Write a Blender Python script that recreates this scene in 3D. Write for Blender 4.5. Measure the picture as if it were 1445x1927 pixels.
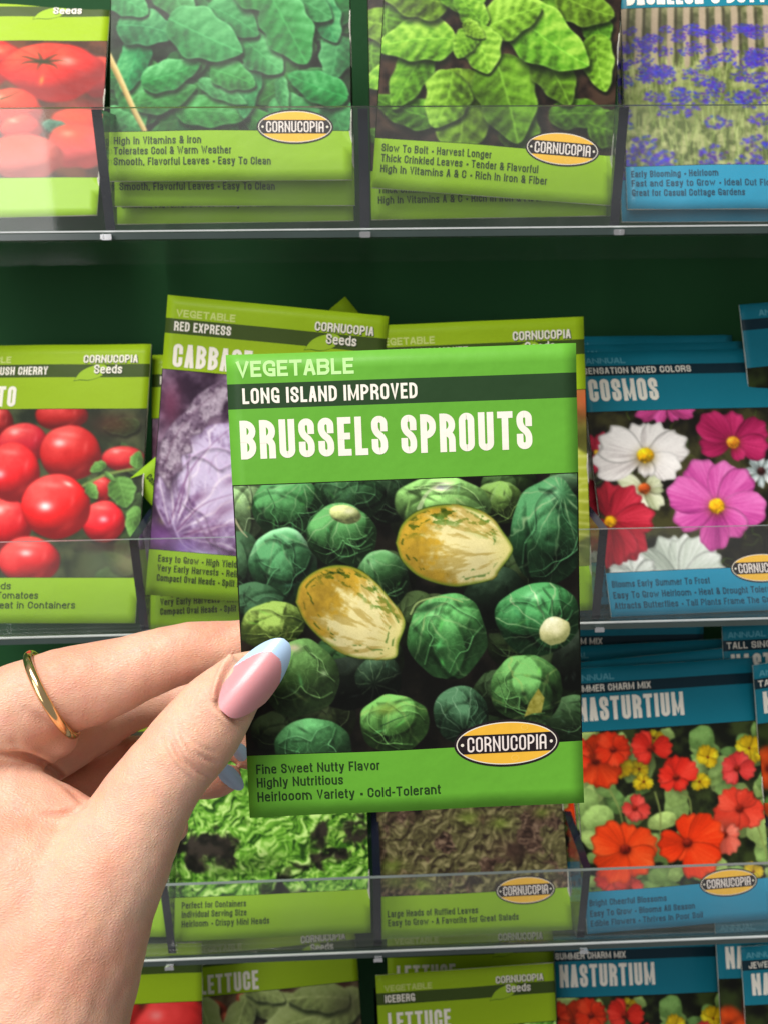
import bpy, bmesh, math, random
import numpy as np
from mathutils import Vector, Matrix

scene = bpy.context.scene
for o in list(bpy.data.objects): bpy.data.objects.remove(o)
COL = scene.collection

# ---------------------------------------------------------------- camera
CAM = np.array([0.0859, -0.2907, -0.0396]); FPX = 1447.0
def cam_axes(p, y, r):
    cp, sp, cy, sy, cr, sr = math.cos(p), math.sin(p), math.cos(y), math.sin(y), math.cos(r), math.sin(r)
    return np.array([[cy, -sy, 0], [sy, cy, 0], [0, 0, 1]]) @ np.array([[1, 0, 0], [0, cp, -sp], [0, sp, cp]]) @ np.array([[cr, 0, sr], [0, 1, 0], [-sr, 0, cr]])
M = cam_axes(-0.2161, -0.0324, 0.0142)      # columns: right, forward, up
cd = bpy.data.cameras.new('camera'); co = bpy.data.objects.new('camera', cd); COL.objects.link(co)
cd.sensor_fit = 'VERTICAL'; cd.sensor_height = 36; cd.sensor_width = 36; cd.lens = FPX/1927*36
cd.clip_start = .005; cd.clip_end = 50
mw = Matrix.Identity(4)
for i in range(3):
    mw[i][0] = M[i, 0]; mw[i][1] = M[i, 2]; mw[i][2] = -M[i, 1]; mw[i][3] = CAM[i]
co.matrix_world = mw
cd.dof.use_dof = True; cd.dof.focus_distance = .195; cd.dof.aperture_fstop = 25
scene.camera = co

# ---------------------------------------------------------------- light and exposure
scene.view_settings.view_transform = 'Standard'; scene.view_settings.look = 'None'
scene.view_settings.exposure = 0; scene.view_settings.gamma = 1; scene.view_settings.use_curve_mapping = False
scene.render.engine = 'CYCLES'
w = bpy.data.worlds.new('World'); scene.world = w; w.use_nodes = True
w.node_tree.nodes['Background'].inputs[0].default_value = (1, .985, .96, 1); w.node_tree.nodes['Background'].inputs[1].default_value = .27
def area(name, loc, tgt, sx, sy, power, col=(1, 1, 1)):
    l = bpy.data.lights.new(name, 'AREA'); l.shape = 'RECTANGLE'; l.size = sx; l.size_y = sy; l.energy = power; l.color = col
    o = bpy.data.objects.new(name, l); COL.objects.link(o); o.location = loc
    o.rotation_euler = (Vector(tgt)-Vector(loc)).to_track_quat('-Z', 'Y').to_euler(); return o
area('ceiling_light', (-.30, -.55, 1.15), (.08, -.02, -.12), .9, .5, 30, (1, .96, .90))
area('front_fill_light', (-.9, -1.3, .35), (.05, 0, -.12), .9, 1.2, 10, (1, .99, .97))  # soft fill added at front left to brighten the upright packet faces

# ---------------------------------------------------------------- helpers
def project(P):
    d = (np.asarray(P, float)-CAM) @ M
    return np.stack([722.5+FPX*d[..., 0]/d[..., 1], 963.5-FPX*d[..., 2]/d[..., 1]], -1)
def at(px, py, Z):
    return CAM+M @ np.array([(px-722.5)/FPX*Z, Z, (963.5-py)/FPX*Z])
def lin(r, g, b):
    f = lambda c: c/12.92 if c <= .04045 else ((c+.055)/1.055)**2.4
    return (f(r/255), f(g/255), f(b/255), 1)
def obj(name, me, parent=None):
    o = bpy.data.objects.new(name, me); COL.objects.link(o)
    if parent is not None: o.parent = parent
    return o
def tag(o, label=None, cat=None, group=None, kind=None):
    if label: o['label'] = label
    if cat: o['category'] = cat
    if group: o['group'] = group
    if kind: o['kind'] = kind
    return o
def mesh(name, V, F, mats, mi=None, smooth_=False, attr=None):
    me = bpy.data.meshes.new(name); V = np.asarray(V, np.float32)
    if isinstance(F, np.ndarray):
        me.vertices.add(len(V)); me.vertices.foreach_set('co', V.ravel())
        n, k = F.shape; me.loops.add(n*k); me.loops.foreach_set('vertex_index', F.astype(np.int32).ravel())
        me.polygons.add(n); me.polygons.foreach_set('loop_start', np.arange(0, n*k, k, dtype=np.int32))
        try: me.polygons.foreach_set('loop_total', np.full(n, k, np.int32))
        except Exception: pass
        me.update(calc_edges=True)
    else:
        me.from_pydata([tuple(v) for v in V.tolist()], [], F); me.update()
    for m in (mats if isinstance(mats, list) else [mats]): me.materials.append(m)
    if mi is not None: me.polygons.foreach_set('material_index', np.asarray(mi, np.int32))
    if smooth_: me.polygons.foreach_set('use_smooth', np.ones(len(me.polygons), bool))
    if attr is not None:
        a = me.color_attributes.new('print', 'FLOAT_COLOR', 'POINT')
        c = np.ones((len(V), 4), np.float32); c[:, :3] = attr.reshape(-1, 3); a.data.foreach_set('color', c.ravel())
    me.validate(); return me
def grid_faces(nx, ny, base=0):
    i, j = np.meshgrid(np.arange(nx-1), np.arange(ny-1)); a = (j*nx+i).ravel()+base
    return np.stack([a, a+nx, a+nx+1, a+1], 1)
def box(x0, x1, y0, y1, z0, z1):
    V = [(x, y, z) for x in (x0, x1) for y in (y0, y1) for z in (z0, z1)]
    return V, [(0, 1, 3, 2), (4, 6, 7, 5), (0, 4, 5, 1), (2, 3, 7, 6), (0, 2, 6, 4), (1, 5, 7, 3)]
def boxmesh(name, boxes, mats, mi=None):
    V, F, I = [], [], []
    for k, b in enumerate(boxes):
        v, f = box(*b); n = len(V); V += v; F += [tuple(i+n for i in q) for q in f]; I += [mi[k] if mi else 0]*6
    return mesh(name, V, F, mats, I)

# ---------------------------------------------------------------- materials
def principled(name, col, rough=.5, spec=.5, coat=0, metal=0, bump=None, vary=0, vscale=200):
    m = bpy.data.materials.new(name); m.use_nodes = True; nt = m.node_tree; b = nt.nodes['Principled BSDF']
    b.inputs['Base Color'].default_value = col; b.inputs['Roughness'].default_value = rough; b.inputs['Specular IOR Level'].default_value = spec
    b.inputs['Coat Weight'].default_value = coat; b.inputs['Coat Roughness'].default_value = .2; b.inputs['Metallic'].default_value = metal
    tc = nt.nodes.new('ShaderNodeTexCoord')
    if vary:
        n = nt.nodes.new('ShaderNodeTexNoise'); n.inputs['Scale'].default_value = vscale; n.inputs['Detail'].default_value = 4
        h = nt.nodes.new('ShaderNodeHueSaturation'); h.inputs['Color'].default_value = col
        mr = nt.nodes.new('ShaderNodeMapRange'); mr.inputs['To Min'].default_value = 1-vary; mr.inputs['To Max'].default_value = 1+vary
        nt.links.new(tc.outputs['Object'], n.inputs['Vector']); nt.links.new(n.outputs['Fac'], mr.inputs['Value']); nt.links.new(mr.outputs['Result'], h.inputs['Value']); nt.links.new(h.outputs['Color'], b.inputs['Base Color'])
    if bump:
        sc, st, di = bump; n2 = nt.nodes.new('ShaderNodeTexNoise'); n2.inputs['Scale'].default_value = sc; n2.inputs['Detail'].default_value = 3
        bp = nt.nodes.new('ShaderNodeBump'); bp.inputs['Strength'].default_value = st; bp.inputs['Distance'].default_value = di
        nt.links.new(tc.outputs['Object'], n2.inputs['Vector']); nt.links.new(n2.outputs['Fac'], bp.inputs['Height']); nt.links.new(bp.outputs['Normal'], b.inputs['Normal'])
    return m
PB = (60, .35, .0016)
def ink(name, rgb, vary=.05): return principled(name, lin(*rgb), .48, .16, .05, bump=PB, vary=vary, vscale=900)
MAT = {}
def ink_of(rgb):
    if rgb not in MAT: MAT[rgb] = ink('ink_%d_%d_%d' % rgb, rgb)
    return MAT[rgb]
m_print = principled('picture_print', (1, 1, 1, 1), .48, .16, .05, bump=PB)
_a = m_print.node_tree.nodes.new('ShaderNodeVertexColor'); _a.layer_name = 'print'
m_print.node_tree.links.new(_a.outputs['Color'], m_print.node_tree.nodes['Principled BSDF'].inputs['Base Color'])
m_paper = principled('paper_edge', lin(226, 224, 212), .7, .3)
def clear(name, tint, haze, gl=1.0, rough=.04):
    m = bpy.data.materials.new(name); m.use_nodes = True; nt = m.node_tree; nt.nodes.clear(); N = nt.nodes.new; L = nt.links.new
    out = N('ShaderNodeOutputMaterial'); tr = N('ShaderNodeBsdfTransparent'); tr.inputs[0].default_value = tint
    df = N('ShaderNodeBsdfDiffuse'); df.inputs[0].default_value = (.85, .88, .88, 1)
    g = N('ShaderNodeBsdfGlossy'); g.inputs[0].default_value = (1, 1, 1, 1); g.inputs['Roughness'].default_value = rough
    lw = N('ShaderNodeLayerWeight'); lw.inputs['Blend'].default_value = .5; p5 = N('ShaderNodeMath'); p5.operation = 'POWER'; p5.inputs[1].default_value = 4.5; L(lw.outputs['Facing'], p5.inputs[0]); fr = N('ShaderNodeMath'); fr.operation = 'MULTIPLY_ADD'; fr.inputs[1].default_value = .9; fr.inputs[2].default_value = .03; L(p5.outputs[0], fr.inputs[0])
    tc = N('ShaderNodeTexCoord'); ns = N('ShaderNodeTexNoise'); ns.inputs['Scale'].default_value = 35; ns.inputs['Detail'].default_value = 6
    mr = N('ShaderNodeMapRange'); mr.inputs['From Min'].default_value = .35; mr.inputs['From Max'].default_value = .75; mr.inputs['To Min'].default_value = haze*.6; mr.inputs['To Max'].default_value = haze*1.5
    L(tc.outputs['Object'], ns.inputs['Vector']); L(ns.outputs['Fac'], mr.inputs['Value'])
    m1 = N('ShaderNodeMixShader'); m2 = N('ShaderNodeMixShader')
    L(mr.outputs['Result'], m1.inputs[0]); L(tr.outputs[0], m1.inputs[1]); L(df.outputs[0], m1.inputs[2])
    L(fr.outputs[0], m2.inputs[0]); L(m1.outputs[0], m2.inputs[1]); L(g.outputs[0], m2.inputs[2]); L(m2.outputs[0], out.inputs[0]); return m
m_clear = clear('clear_plastic', (.965, .975, .97, 1), .018)
m_edge = principled('plastic_edge_refraction', lin(24, 28, 42), .15, .5, vary=.25, vscale=60)  # clear divider edges coloured dark to imitate refraction inside the plastic
m_lip_glint = principled('plastic_lip_glint', lin(196, 202, 202), .2, .6, vary=.3, vscale=45)  # whitish colour paints the line of light caught along the tray lip
m_lipd = principled('plastic_lip', lin(58, 70, 68), .18, .6, vary=.3, vscale=40)
m_rim = principled('plastic_rim', lin(120, 130, 130), .2, .5, vary=.3, vscale=45)
m_chrome = principled('clip_metal', (.85, .86, .88, 1), .18, .5, metal=1)
m_board = principled('painted_board', lin(32, 76, 42), .7, .15, vary=.12, vscale=14, bump=(300, .1, .001))

# ---------------------------------------------------------------- printed pictures, painted procedurally with numpy
_tab = np.random.RandomState(7).rand(512)
_prm = np.concatenate([np.random.RandomState(11).permutation(256)]*3)
def vnoise(x, y):
    xi = np.floor(x).astype(int); yi = np.floor(y).astype(int)
    fx = x-xi; fy = y-yi
    fx = fx*fx*(3-2*fx); fy = fy*fy*(3-2*fy)
    def g(i, j): return _tab[_prm[(i & 255)+_prm[j & 255]]]
    return (g(xi, yi)*(1-fx)+g(xi+1, yi)*fx)*(1-fy)+(g(xi, yi+1)*(1-fx)+g(xi+1, yi+1)*fx)*fy
def fbm(x, y, seed=0, oc=4):
    s = 0; a = .5; x = x+seed*17.3; y = y+seed*9.7
    for k in range(oc):
        s = s+a*vnoise(x, y); a *= .5; x = x*2.03+5.1; y = y*2.03+3.7
    return s/(1-.5**oc)
def sm(a, b, x):
    t = np.clip((x-a)/(b-a), 0, 1); return t*t*(3-2*t)
def C3(c): return np.array(c, float)/255.
class Art:
    """A canvas over the photo quad of a packet's picture; shapes are given in layout units."""
    def __init__(s, quad, nx, ny, bg):
        TL, TR, BR, BL = [np.array(q, float) for q in quad]
        u, v = np.meshgrid((np.arange(nx))/(nx-1), (np.arange(ny))/(ny-1))
        s.nx, s.ny = nx, ny
        P = TL*(1-u)[..., None]*(1-v)[..., None]+TR*u[..., None]*(1-v)[..., None]+BR*(u*v)[..., None]+BL*((1-u)*v)[..., None]
        s.X, s.Y = P[..., 0], P[..., 1]
        s.aa = np.linalg.norm(TR-TL)/nx*1.1
        s.I = np.zeros((ny, nx, 3))+C3(bg)
    def sl(s, x0, y0, x1, y1):
        m = (s.X > x0) & (s.X < x1) & (s.Y > y0) & (s.Y < y1)
        if not m.any(): return None
        r = np.where(m.any(1))[0]; c = np.where(m.any(0))[0]
        return slice(r[0], r[-1]+1), slice(c[0], c[-1]+1)
    def put(s, k, rgb, a):
        a = np.clip(a, 0, 1)[..., None]; s.I[k] = s.I[k]*(1-a)+np.clip(rgb, 0, 1)*a
    def noisebg(s, c1, c2, sc, seed=0, lo=.3, hi=.7, oc=5):
        t = sm(lo, hi, fbm(s.X/sc, s.Y/sc, seed, oc))[..., None]; s.I = C3(c1)*(1-t)+C3(c2)*t
    def soft(s, cx, cy, rx, ry, col, a=1., ang=0, p=1.):
        R_ = max(rx, ry)*1.6; k = s.sl(cx-R_, cy-R_, cx+R_, cy+R_)
        if k is None: return
        ca, sa = math.cos(math.radians(ang)), math.sin(math.radians(ang))
        x = s.X[k]-cx; y = s.Y[k]-cy
        q = ((x*ca+y*sa)/rx)**2+((-x*sa+y*ca)/ry)**2
        s.put(k, C3(col)+0*x[..., None], a*np.exp(-q*2)**p)
    def ball(s, cx, cy, rx, ry, col, dark=None, light=None, ang=0, L=(-.35, -.75, .55), amb=.25, wob=.05, seed=0, spec=0, spw=30,
             veins=None, tex=0, rim=0, leaves=0, sps=None):
        R_ = max(rx, ry)*1.15; k = s.sl(cx-R_, cy-R_, cx+R_, cy+R_)
        if k is None: return
        ca, sa = math.cos(math.radians(ang)), math.sin(math.radians(ang))
        x = s.X[k]-cx; y = s.Y[k]-cy
        a = (x*ca+y*sa)/rx; b = (-x*sa+y*ca)/ry
        th = np.arctan2(b, a)
        r = np.hypot(a, b)*(1+wob*(fbm(np.cos(th)*1.5+4, np.sin(th)*1.5+4, seed, 2)-.5)*2)
        z = np.sqrt(np.clip(1-r*r, 0, 1))
        nx_ = x/rx; ny_ = y/ry
        Lv = np.array(L)/np.linalg.norm(L)
        hf = 0
        if leaves:                        # overlapping wrapper leaves: ridged steps running round the ball
            for q in range(leaves):
                t = seed*1.7+q*2.1; ox, oy = .55*math.cos(t), .5*math.sin(t)
                rr = np.hypot(a-ox, b-oy)+.12*(fbm(a*2, b*2, seed+q, 2)-.5)
                hf = hf+.13*sm(.90, .72, rr)*(1-.6*sm(.7, 0, rr))-.13*np.exp(-((rr-.90)/.07)**2)+.10*np.exp(-((rr-.82)/.03)**2)
        d = np.clip(nx_*Lv[0]+ny_*Lv[1]+z*Lv[2], 0, 1)
        hf = hf*(.45+1.1*fbm(x/rx*1.7+5, y/ry*1.7, seed+21, 2)) if leaves else 0
        sh = (amb+(1-amb)*d)*(.80+.42*fbm(x/rx*1.9, y/ry*1.9, seed+31, 4))+hf
        if tex: sh = sh+tex*(fbm(x/7, y/7, seed+3, 4)-.5)*2
        base, dk, lt = C3(col), C3(dark if dark is not None else [c*.25 for c in col]), C3(light if light is not None else [min(255, c*1.35+20) for c in col])
        sh = sh[..., None]
        rgb = np.where(sh < .6, dk+(base-dk)*np.clip(sh/.6, 0, 1), base+(lt-base)*np.clip((sh-.6)/.4, 0, 1))
        if veins is not None:
            bx, by, n, vcol, va = veins
            px = a-bx; py = b-by; dd = np.hypot(px, py); tt = np.arctan2(py, px)
            w = .35*(fbm(a*2.2, b*2.2, seed+9, 3)-.5)
            f = np.abs(((tt+w)*n/6.283) % 1-.5)
            ln = sm(.07, .0, np.abs(f-.0)*np.clip(dd, .15, 2))
            f2 = np.abs((dd*2.6+(tt+w)*n/3.14+.8*f) % 1-.5)
            ln2 = sm(.06, 0., f2)*.45
            vv = np.clip(ln+ln2, 0, 1)*va*.8*sm(.02, .3, dd)*np.clip(.35+d, 0, 1)*(.4+.9*fbm(a*4, b*4, seed+2, 2))
            rgb = rgb+(C3(vcol)-rgb)*np.clip(vv, 0, 1)[..., None]
        if rim: rgb = rgb+rim*(sm(.80, .97, r)*np.clip(-ny_*1.2, 0, 1))[..., None]
        if spec:
            sx, sy = sps if sps else (-.35, -.55)
            q = ((nx_-sx)/.22)**2+((ny_-sy)/.16)**2
            rgb = rgb+spec*np.exp(-q*1.2)[..., None]
        s.put(k, rgb, sm(1+s.aa/min(rx, ry), 1-s.aa/min(rx, ry), r))
    def poly(s, pts, fn, soft=1.):
        pts = np.array(pts, float); m = s.aa*3
        k = s.sl(pts[:, 0].min()-m, pts[:, 1].min()-m, pts[:, 0].max()+m, pts[:, 1].max()+m)
        if k is None: return
        x, y = s.X[k], s.Y[k]; ins = np.zeros(x.shape, bool); d = np.full(x.shape, 1e9)
        n = len(pts)
        for i in range(n):
            (x0, y0), (x1, y1) = pts[i], pts[(i+1) % n]
            c = ((y0 > y) != (y1 > y)) & (x < (x1-x0)*(y-y0)/((y1-y0) or 1e-9)+x0); ins ^= c
            ex, ey = x1-x0, y1-y0; t = np.clip(((x-x0)*ex+(y-y0)*ey)/(ex*ex+ey*ey+1e-9), 0, 1)
            d = np.minimum(d, np.hypot(x-x0-t*ex, y-y0-t*ey))
        sd = np.where(ins, d, -d)
        s.put(k, fn(x, y, sd), sm(-s.aa*soft, s.aa*soft, sd))
    def line(s, pts, w, col, a=1., w1=None):
        pts = smooth(pts, 6) if len(pts) > 2 else np.array(pts, float); w1 = w if w1 is None else w1
        m = max(w, w1)+s.aa*2
        k = s.sl(pts[:, 0].min()-m, pts[:, 1].min()-m, pts[:, 0].max()+m, pts[:, 1].max()+m)
        if k is None: return
        x, y = s.X[k], s.Y[k]; d = np.full(x.shape, 1e9); n = len(pts)-1
        for i in range(n):
            (x0, y0), (x1, y1) = pts[i], pts[i+1]; ex, ey = x1-x0, y1-y0
            t = np.clip(((x-x0)*ex+(y-y0)*ey)/(ex*ex+ey*ey+1e-9), 0, 1)
            d = np.minimum(d, np.hypot(x-x0-t*ex, y-y0-t*ey)-(w+(w1-w)*(i+t)/n)*.5)
        s.put(k, C3(col)+0*x[..., None], a*sm(s.aa*.6, -s.aa*.6, d))
    def leaf(s, cx, cy, L, W, ang, col, seed=0, fat=.45, crinkle=.12, vein=.5, shadow=.75, light=None, vcol=None, tone=1.):
        """a leaf with midrib and side veins, tip towards ang (degrees, 0 = right, 90 = down)"""
        ca, sa = math.cos(math.radians(ang)), math.sin(math.radians(ang)); R_ = max(L, W)*.75
        k = s.sl(cx-R_, cy-R_, cx+R_, cy+R_)
        if k is None: return
        x = s.X[k]-cx; y = s.Y[k]-cy
        def prof(x, y):
            t = (x*ca+y*sa)/L+.5; w = (-x*sa+y*ca)/(W*.5)
            w = w+.18*math.sin(seed*3.1)*np.sin(t*3.0)
            tc = np.clip(t, 0.001, .999)
            p = np.sin(np.pi*tc**(.62+fat*.3))**(.62)*(1+.07*np.sin(tc*17+seed)+.10*(fbm(tc*5, w*0+seed, seed, 2)-.5))
            return t, w, np.where((t > 0) & (t < 1), p-np.abs(w), -1.)*W*.5
        t, w, sd = prof(x-L*.03, y-L*.06)
        if shadow: s.put(k, C3((8, 16, 8))+0*x[..., None], shadow*sm(-L*.07, L*.05, sd))
        t, w, sd = prof(x, y)
        side = np.where(w > 0, 1., -1.)
        f = np.abs((t*5.5-np.abs(w)*1.1+.25*side+.3*(fbm(x/20, y/20, seed, 2)-.5)) % 1-.5)
        h = fbm(x/(W*.16), y/(W*.16), seed+1, 4)
        hx = h-fbm((x+W*.03)/(W*.16), (y+W*.045)/(W*.16), seed+1, 4)
        puff = np.cos(f*6.283)*-1
        sh = .62+crinkle*4*hx+.10*crinkle/.12*puff*.7+.17*np.sin(w*1.5)*(-1 if math.cos(math.radians(ang)) > 0 else 1)+.18*(fbm(x/(W*.6), y/(W*.6), seed+5, 2)-.5)*2
        sh = sh*tone
        b = C3(col); lt = C3(light if light is not None else [min(255, c*1.3+25) for c in col]); dk = b*.18
        sh = sh[..., None]
        rgb = np.where(sh < .6, dk+(b-dk)*np.clip(sh/.6, 0, 1), b+(lt-b)*np.clip((sh-.6)/.4, 0, 1))
        vc = C3(vcol if vcol is not None else [min(255, c*1.25+45) for c in col])
        vm = sm(.055, .0, np.abs(w))*.9+sm(.06, .0, f)*.35*sm(1.0, .3, np.abs(w))
        rgb = rgb+(vc-rgb)*np.clip(vm*vein, 0, 1)[..., None]
        rgb = rgb+.10*(sm(s.aa*3, 0, sd)*.8)[..., None]
        s.put(k, rgb, sm(-s.aa*.6, s.aa*.6, sd))
    def petals(s, cx, cy, tips, col, light=None, dark=None, wid=.42, notch=.10, seed=0, centre=(225, 165, 20), cr=9, blunt=.5):
        for i, (tx, ty) in enumerate(tips):
            L = math.hypot(tx-cx, ty-cy); ang = math.atan2(ty-cy, tx-cx); ca, sa = math.cos(ang), math.sin(ang)
            k = s.sl(cx-L*1.2, cy-L*1.2, cx+L*1.2, cy+L*1.2)
            if k is None: continue
            x = s.X[k]-cx; y = s.Y[k]-cy; t = (x*ca+y*sa)/L; w = (-x*sa+y*ca)/L
            tc = np.clip(t, 0, 1)
            end = 1-notch*(.5-.5*np.cos(w*19+i))-.35*(w/wid)**2
            hw = wid*np.sin(np.pi*np.clip(tc*.78, 0, 1))**.9*(1-.12*tc)*blunt*1.6
            sd = np.minimum(hw-np.abs(w), (end-t)*.7)*L
            sd = np.where(t > 0, sd, -5)
            st = fbm(np.arctan2(w, np.clip(t, .05, 9))*26, tc*2, seed+i, 3)
            sh = .52+.5*(st-.5)+.16*np.sin(w/wid*3+i)+.22*(tc-.5)+.09*math.sin(i*2.3+seed)
            b = C3(col); lt = C3(light if light is not None else [min(255, c*1.15+35) for c in col]); dk = C3(dark if dark is not None else [c*.45 for c in col])
            sh = sh[..., None]
            rgb = np.where(sh < .5, dk+(b-dk)*np.clip(sh*2, 0, 1), b+(lt-b)*np.clip(sh*2-1, 0, 1))
            rgb = rgb*(1-.45*sm(s.aa*3.2, 0, sd)[..., None]*(.3 if i % 2 else .6))
            s.put(k, rgb, sm(-s.aa*.6, s.aa*.6, sd))
        if cr:
            rs = np.random.RandomState(seed+1)
            s.soft(cx, cy+cr*.2, cr*1.5, cr*1.4, [c*.45 for c in centre], .8)
            s.ball(cx, cy, cr, cr*.9, centre, dark=[c*.4 for c in centre], tex=.35, seed=seed)
            for q in range(26):
                a = rs.rand()*6.28; r = cr*rs.rand()**.5
                s.soft(cx+r*math.cos(a), cy+r*math.sin(a)*.9, cr*.16, cr*.16, [min(255, c*(1.0+.35*rs.rand())) for c in centre], .9)
    def grain(s, a=.03, seed=5):
        s.I = np.clip(s.I+np.random.RandomState(seed).randn(s.ny, s.nx, 1)*a*(.25+s.I.mean(2, keepdims=True)), 0, 1)
    def out(s):
        c = np.pad(s.I, ((1, 1), (1, 1), (0, 0)), 'edge'); kb = .22 if s.nx < 400 else .10
        c = c[:, 1:-1]*(1-2*kb)+kb*(c[:, :-2]+c[:, 2:]); c = c[1:-1]*(1-2*kb)+kb*(c[:-2]+c[2:])
        c = np.clip(c, 0, 1)**1.14; return np.where(c <= .04045, c/12.92, ((c+.055)/1.055)**2.4)
def smooth(pts, n=6):
    p = np.array(pts, float); q = np.vstack([2*p[0]-p[1], p, 2*p[-1]-p[-2]]); o = []
    for i in range(1, len(q)-2):
        for t in np.linspace(0, 1, n, endpoint=False):
            a, b, c, d = q[i-1], q[i], q[i+1], q[i+2]
            o.append(.5*((2*b)+(c-a)*t+(2*a-5*b+4*c-d)*t*t+(3*b-a-3*c+d)*t**3))
    return np.array(o+[p[-1]])
def sprout_half(A, pts, tip, seed):
    pts = smooth(pts+[pts[0]], 5)[:-1]; c = pts.mean(0); tip = np.array(tip, float); ax = (tip-c)/np.linalg.norm(tip-c); ay = np.array([-ax[1], ax[0]])
    Lm = np.abs((pts-c)@ax).max(); Wm = np.abs((pts-c)@ay).max()
    def f(x, y, sd):
        X = x-c[0]; Y = y-c[1]; a = (X*ax[0]+Y*ax[1])/Lm; b = (X*ay[0]+Y*ay[1])/Wm
        n = fbm(x/34, y/34, seed, 4); n2 = fbm(x/9, y/9, seed+1, 4)
        # feathery pale heart that fans out from the stalk
        d = np.hypot(a-1.05, b*.75); th = np.arctan2(b*.75, 1.05-a)
        fan = fbm(th*7.5+seed, d*.9, seed+2, 4)
        core = sm(1.66, 1.22, d+1.05*(fan-.5)+.50*(n2-.5))
        yel = C3((222, 184, 66)); pale = C3((246, 238, 186)); cream = C3((232, 224, 142))
        rgb = yel*(.86+.3*(n-.5)+.18*(n2-.5))[..., None]
        rgb = rgb+(pale-rgb)*(core*.88)[..., None]
        rgb = rgb+(cream-rgb)*(sm(.35, .95, a)*.75)[..., None]
        # inner leaf layers: dark slits running parallel to the rim
        edge = sd/Wm
        sl = sm(.045, 0, np.abs(edge-.17-.10*(fbm(a*3, b*3, seed+5, 2)-.5)))*sm(.52, .66, fbm(x/15, y/15, seed+6, 3))
        sl2 = sm(.035, 0, np.abs(edge-.30-.25*(fbm(a*4, b*4, seed+7, 2)-.5)))*sm(.56, .68, fbm(x/11, y/11, seed+8, 3))
        rgb = rgb*(1-np.array([.62, .42, .66])*.8*np.clip(sl+sl2, 0, 1)[..., None])
        g = sm(.12, .0, edge+.09*(n-.5)); rgb = rgb+(C3((122, 146, 45))-rgb)*(g*.9)[..., None]
        dk = sm(.035, 0, edge); rgb = rgb+(C3((40, 62, 26))-rgb)*(dk*.8)[..., None]
        rgb = rgb*(1-np.array([.52, .34, .62])*(sm(.55, .66, fbm(a*2.2+b*9, a*7-b*1.5, seed+12, 4))*sm(.0, -.5, b)*sm(.25, .6, d)*sm(.05, .12, edge)*sm(.7, .3, edge))[..., None])
        kk = (.55*(sm(.50, .66, fbm(th*12, d*3, seed+14, 4))*sm(.35, .6, d)*sm(.1, .5, core)))[..., None]; rgb = rgb+(C3((176, 150, 66))-rgb)*kk
        top = .98-.16*sm(-.2, 1, b)+.10*(fbm(x/50, y/50, seed+4, 2)-.5)
        return rgb*top[..., None]
    A.poly(pts, f)
def wraps(A, cx, cy, rx, ry, seed, col, n=4):
    """edges of the wrapper leaves: a pale lip with a dark line beneath"""
    rs = np.random.RandomState(seed)
    for i in range(n):
        a0 = rs.rand()*6.28; a1 = a0+1.3+1.3*rs.rand(); k = .25+.55*rs.rand(); P = []
        for t in np.linspace(0, 1, 7):
            a = a0+(a1-a0)*t; r = .88*(1-k*math.sin(math.pi*t)*(.8+.3*math.sin(seed+i+t*7)))
            P.append((cx+rx*r*math.cos(a), cy+ry*r*math.sin(a)))
        [A.line([(x+1+j*1.3, y+2+j*2.6) for x, y in P], 4.5, [c*.25 for c in col], .26-.07*j, 2) for j in range(3)]
        A.line(P, 3.2, [min(255, c*1.45+36) for c in col], .30, 1.5); A.line(P[1:-1], 1.6, [min(255, c*1.7+50) for c in col], .38, .8)
        for j in range(7):      # veins that run off the lip
            x, y = P[1+j % 5]; b = math.atan2(cy-y, cx-x)+rs.randn()*.5; l = min(rx, ry)*(.25+.3*rs.rand())
            A.line([(x, y), (x+l*.5*math.cos(b+.2), y+l*.5*math.sin(b+.2)), (x+l*math.cos(b-.1), y+l*math.sin(b-.1))], 1.6, [min(255, c*1.5+40) for c in col], .20, .8)
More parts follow.
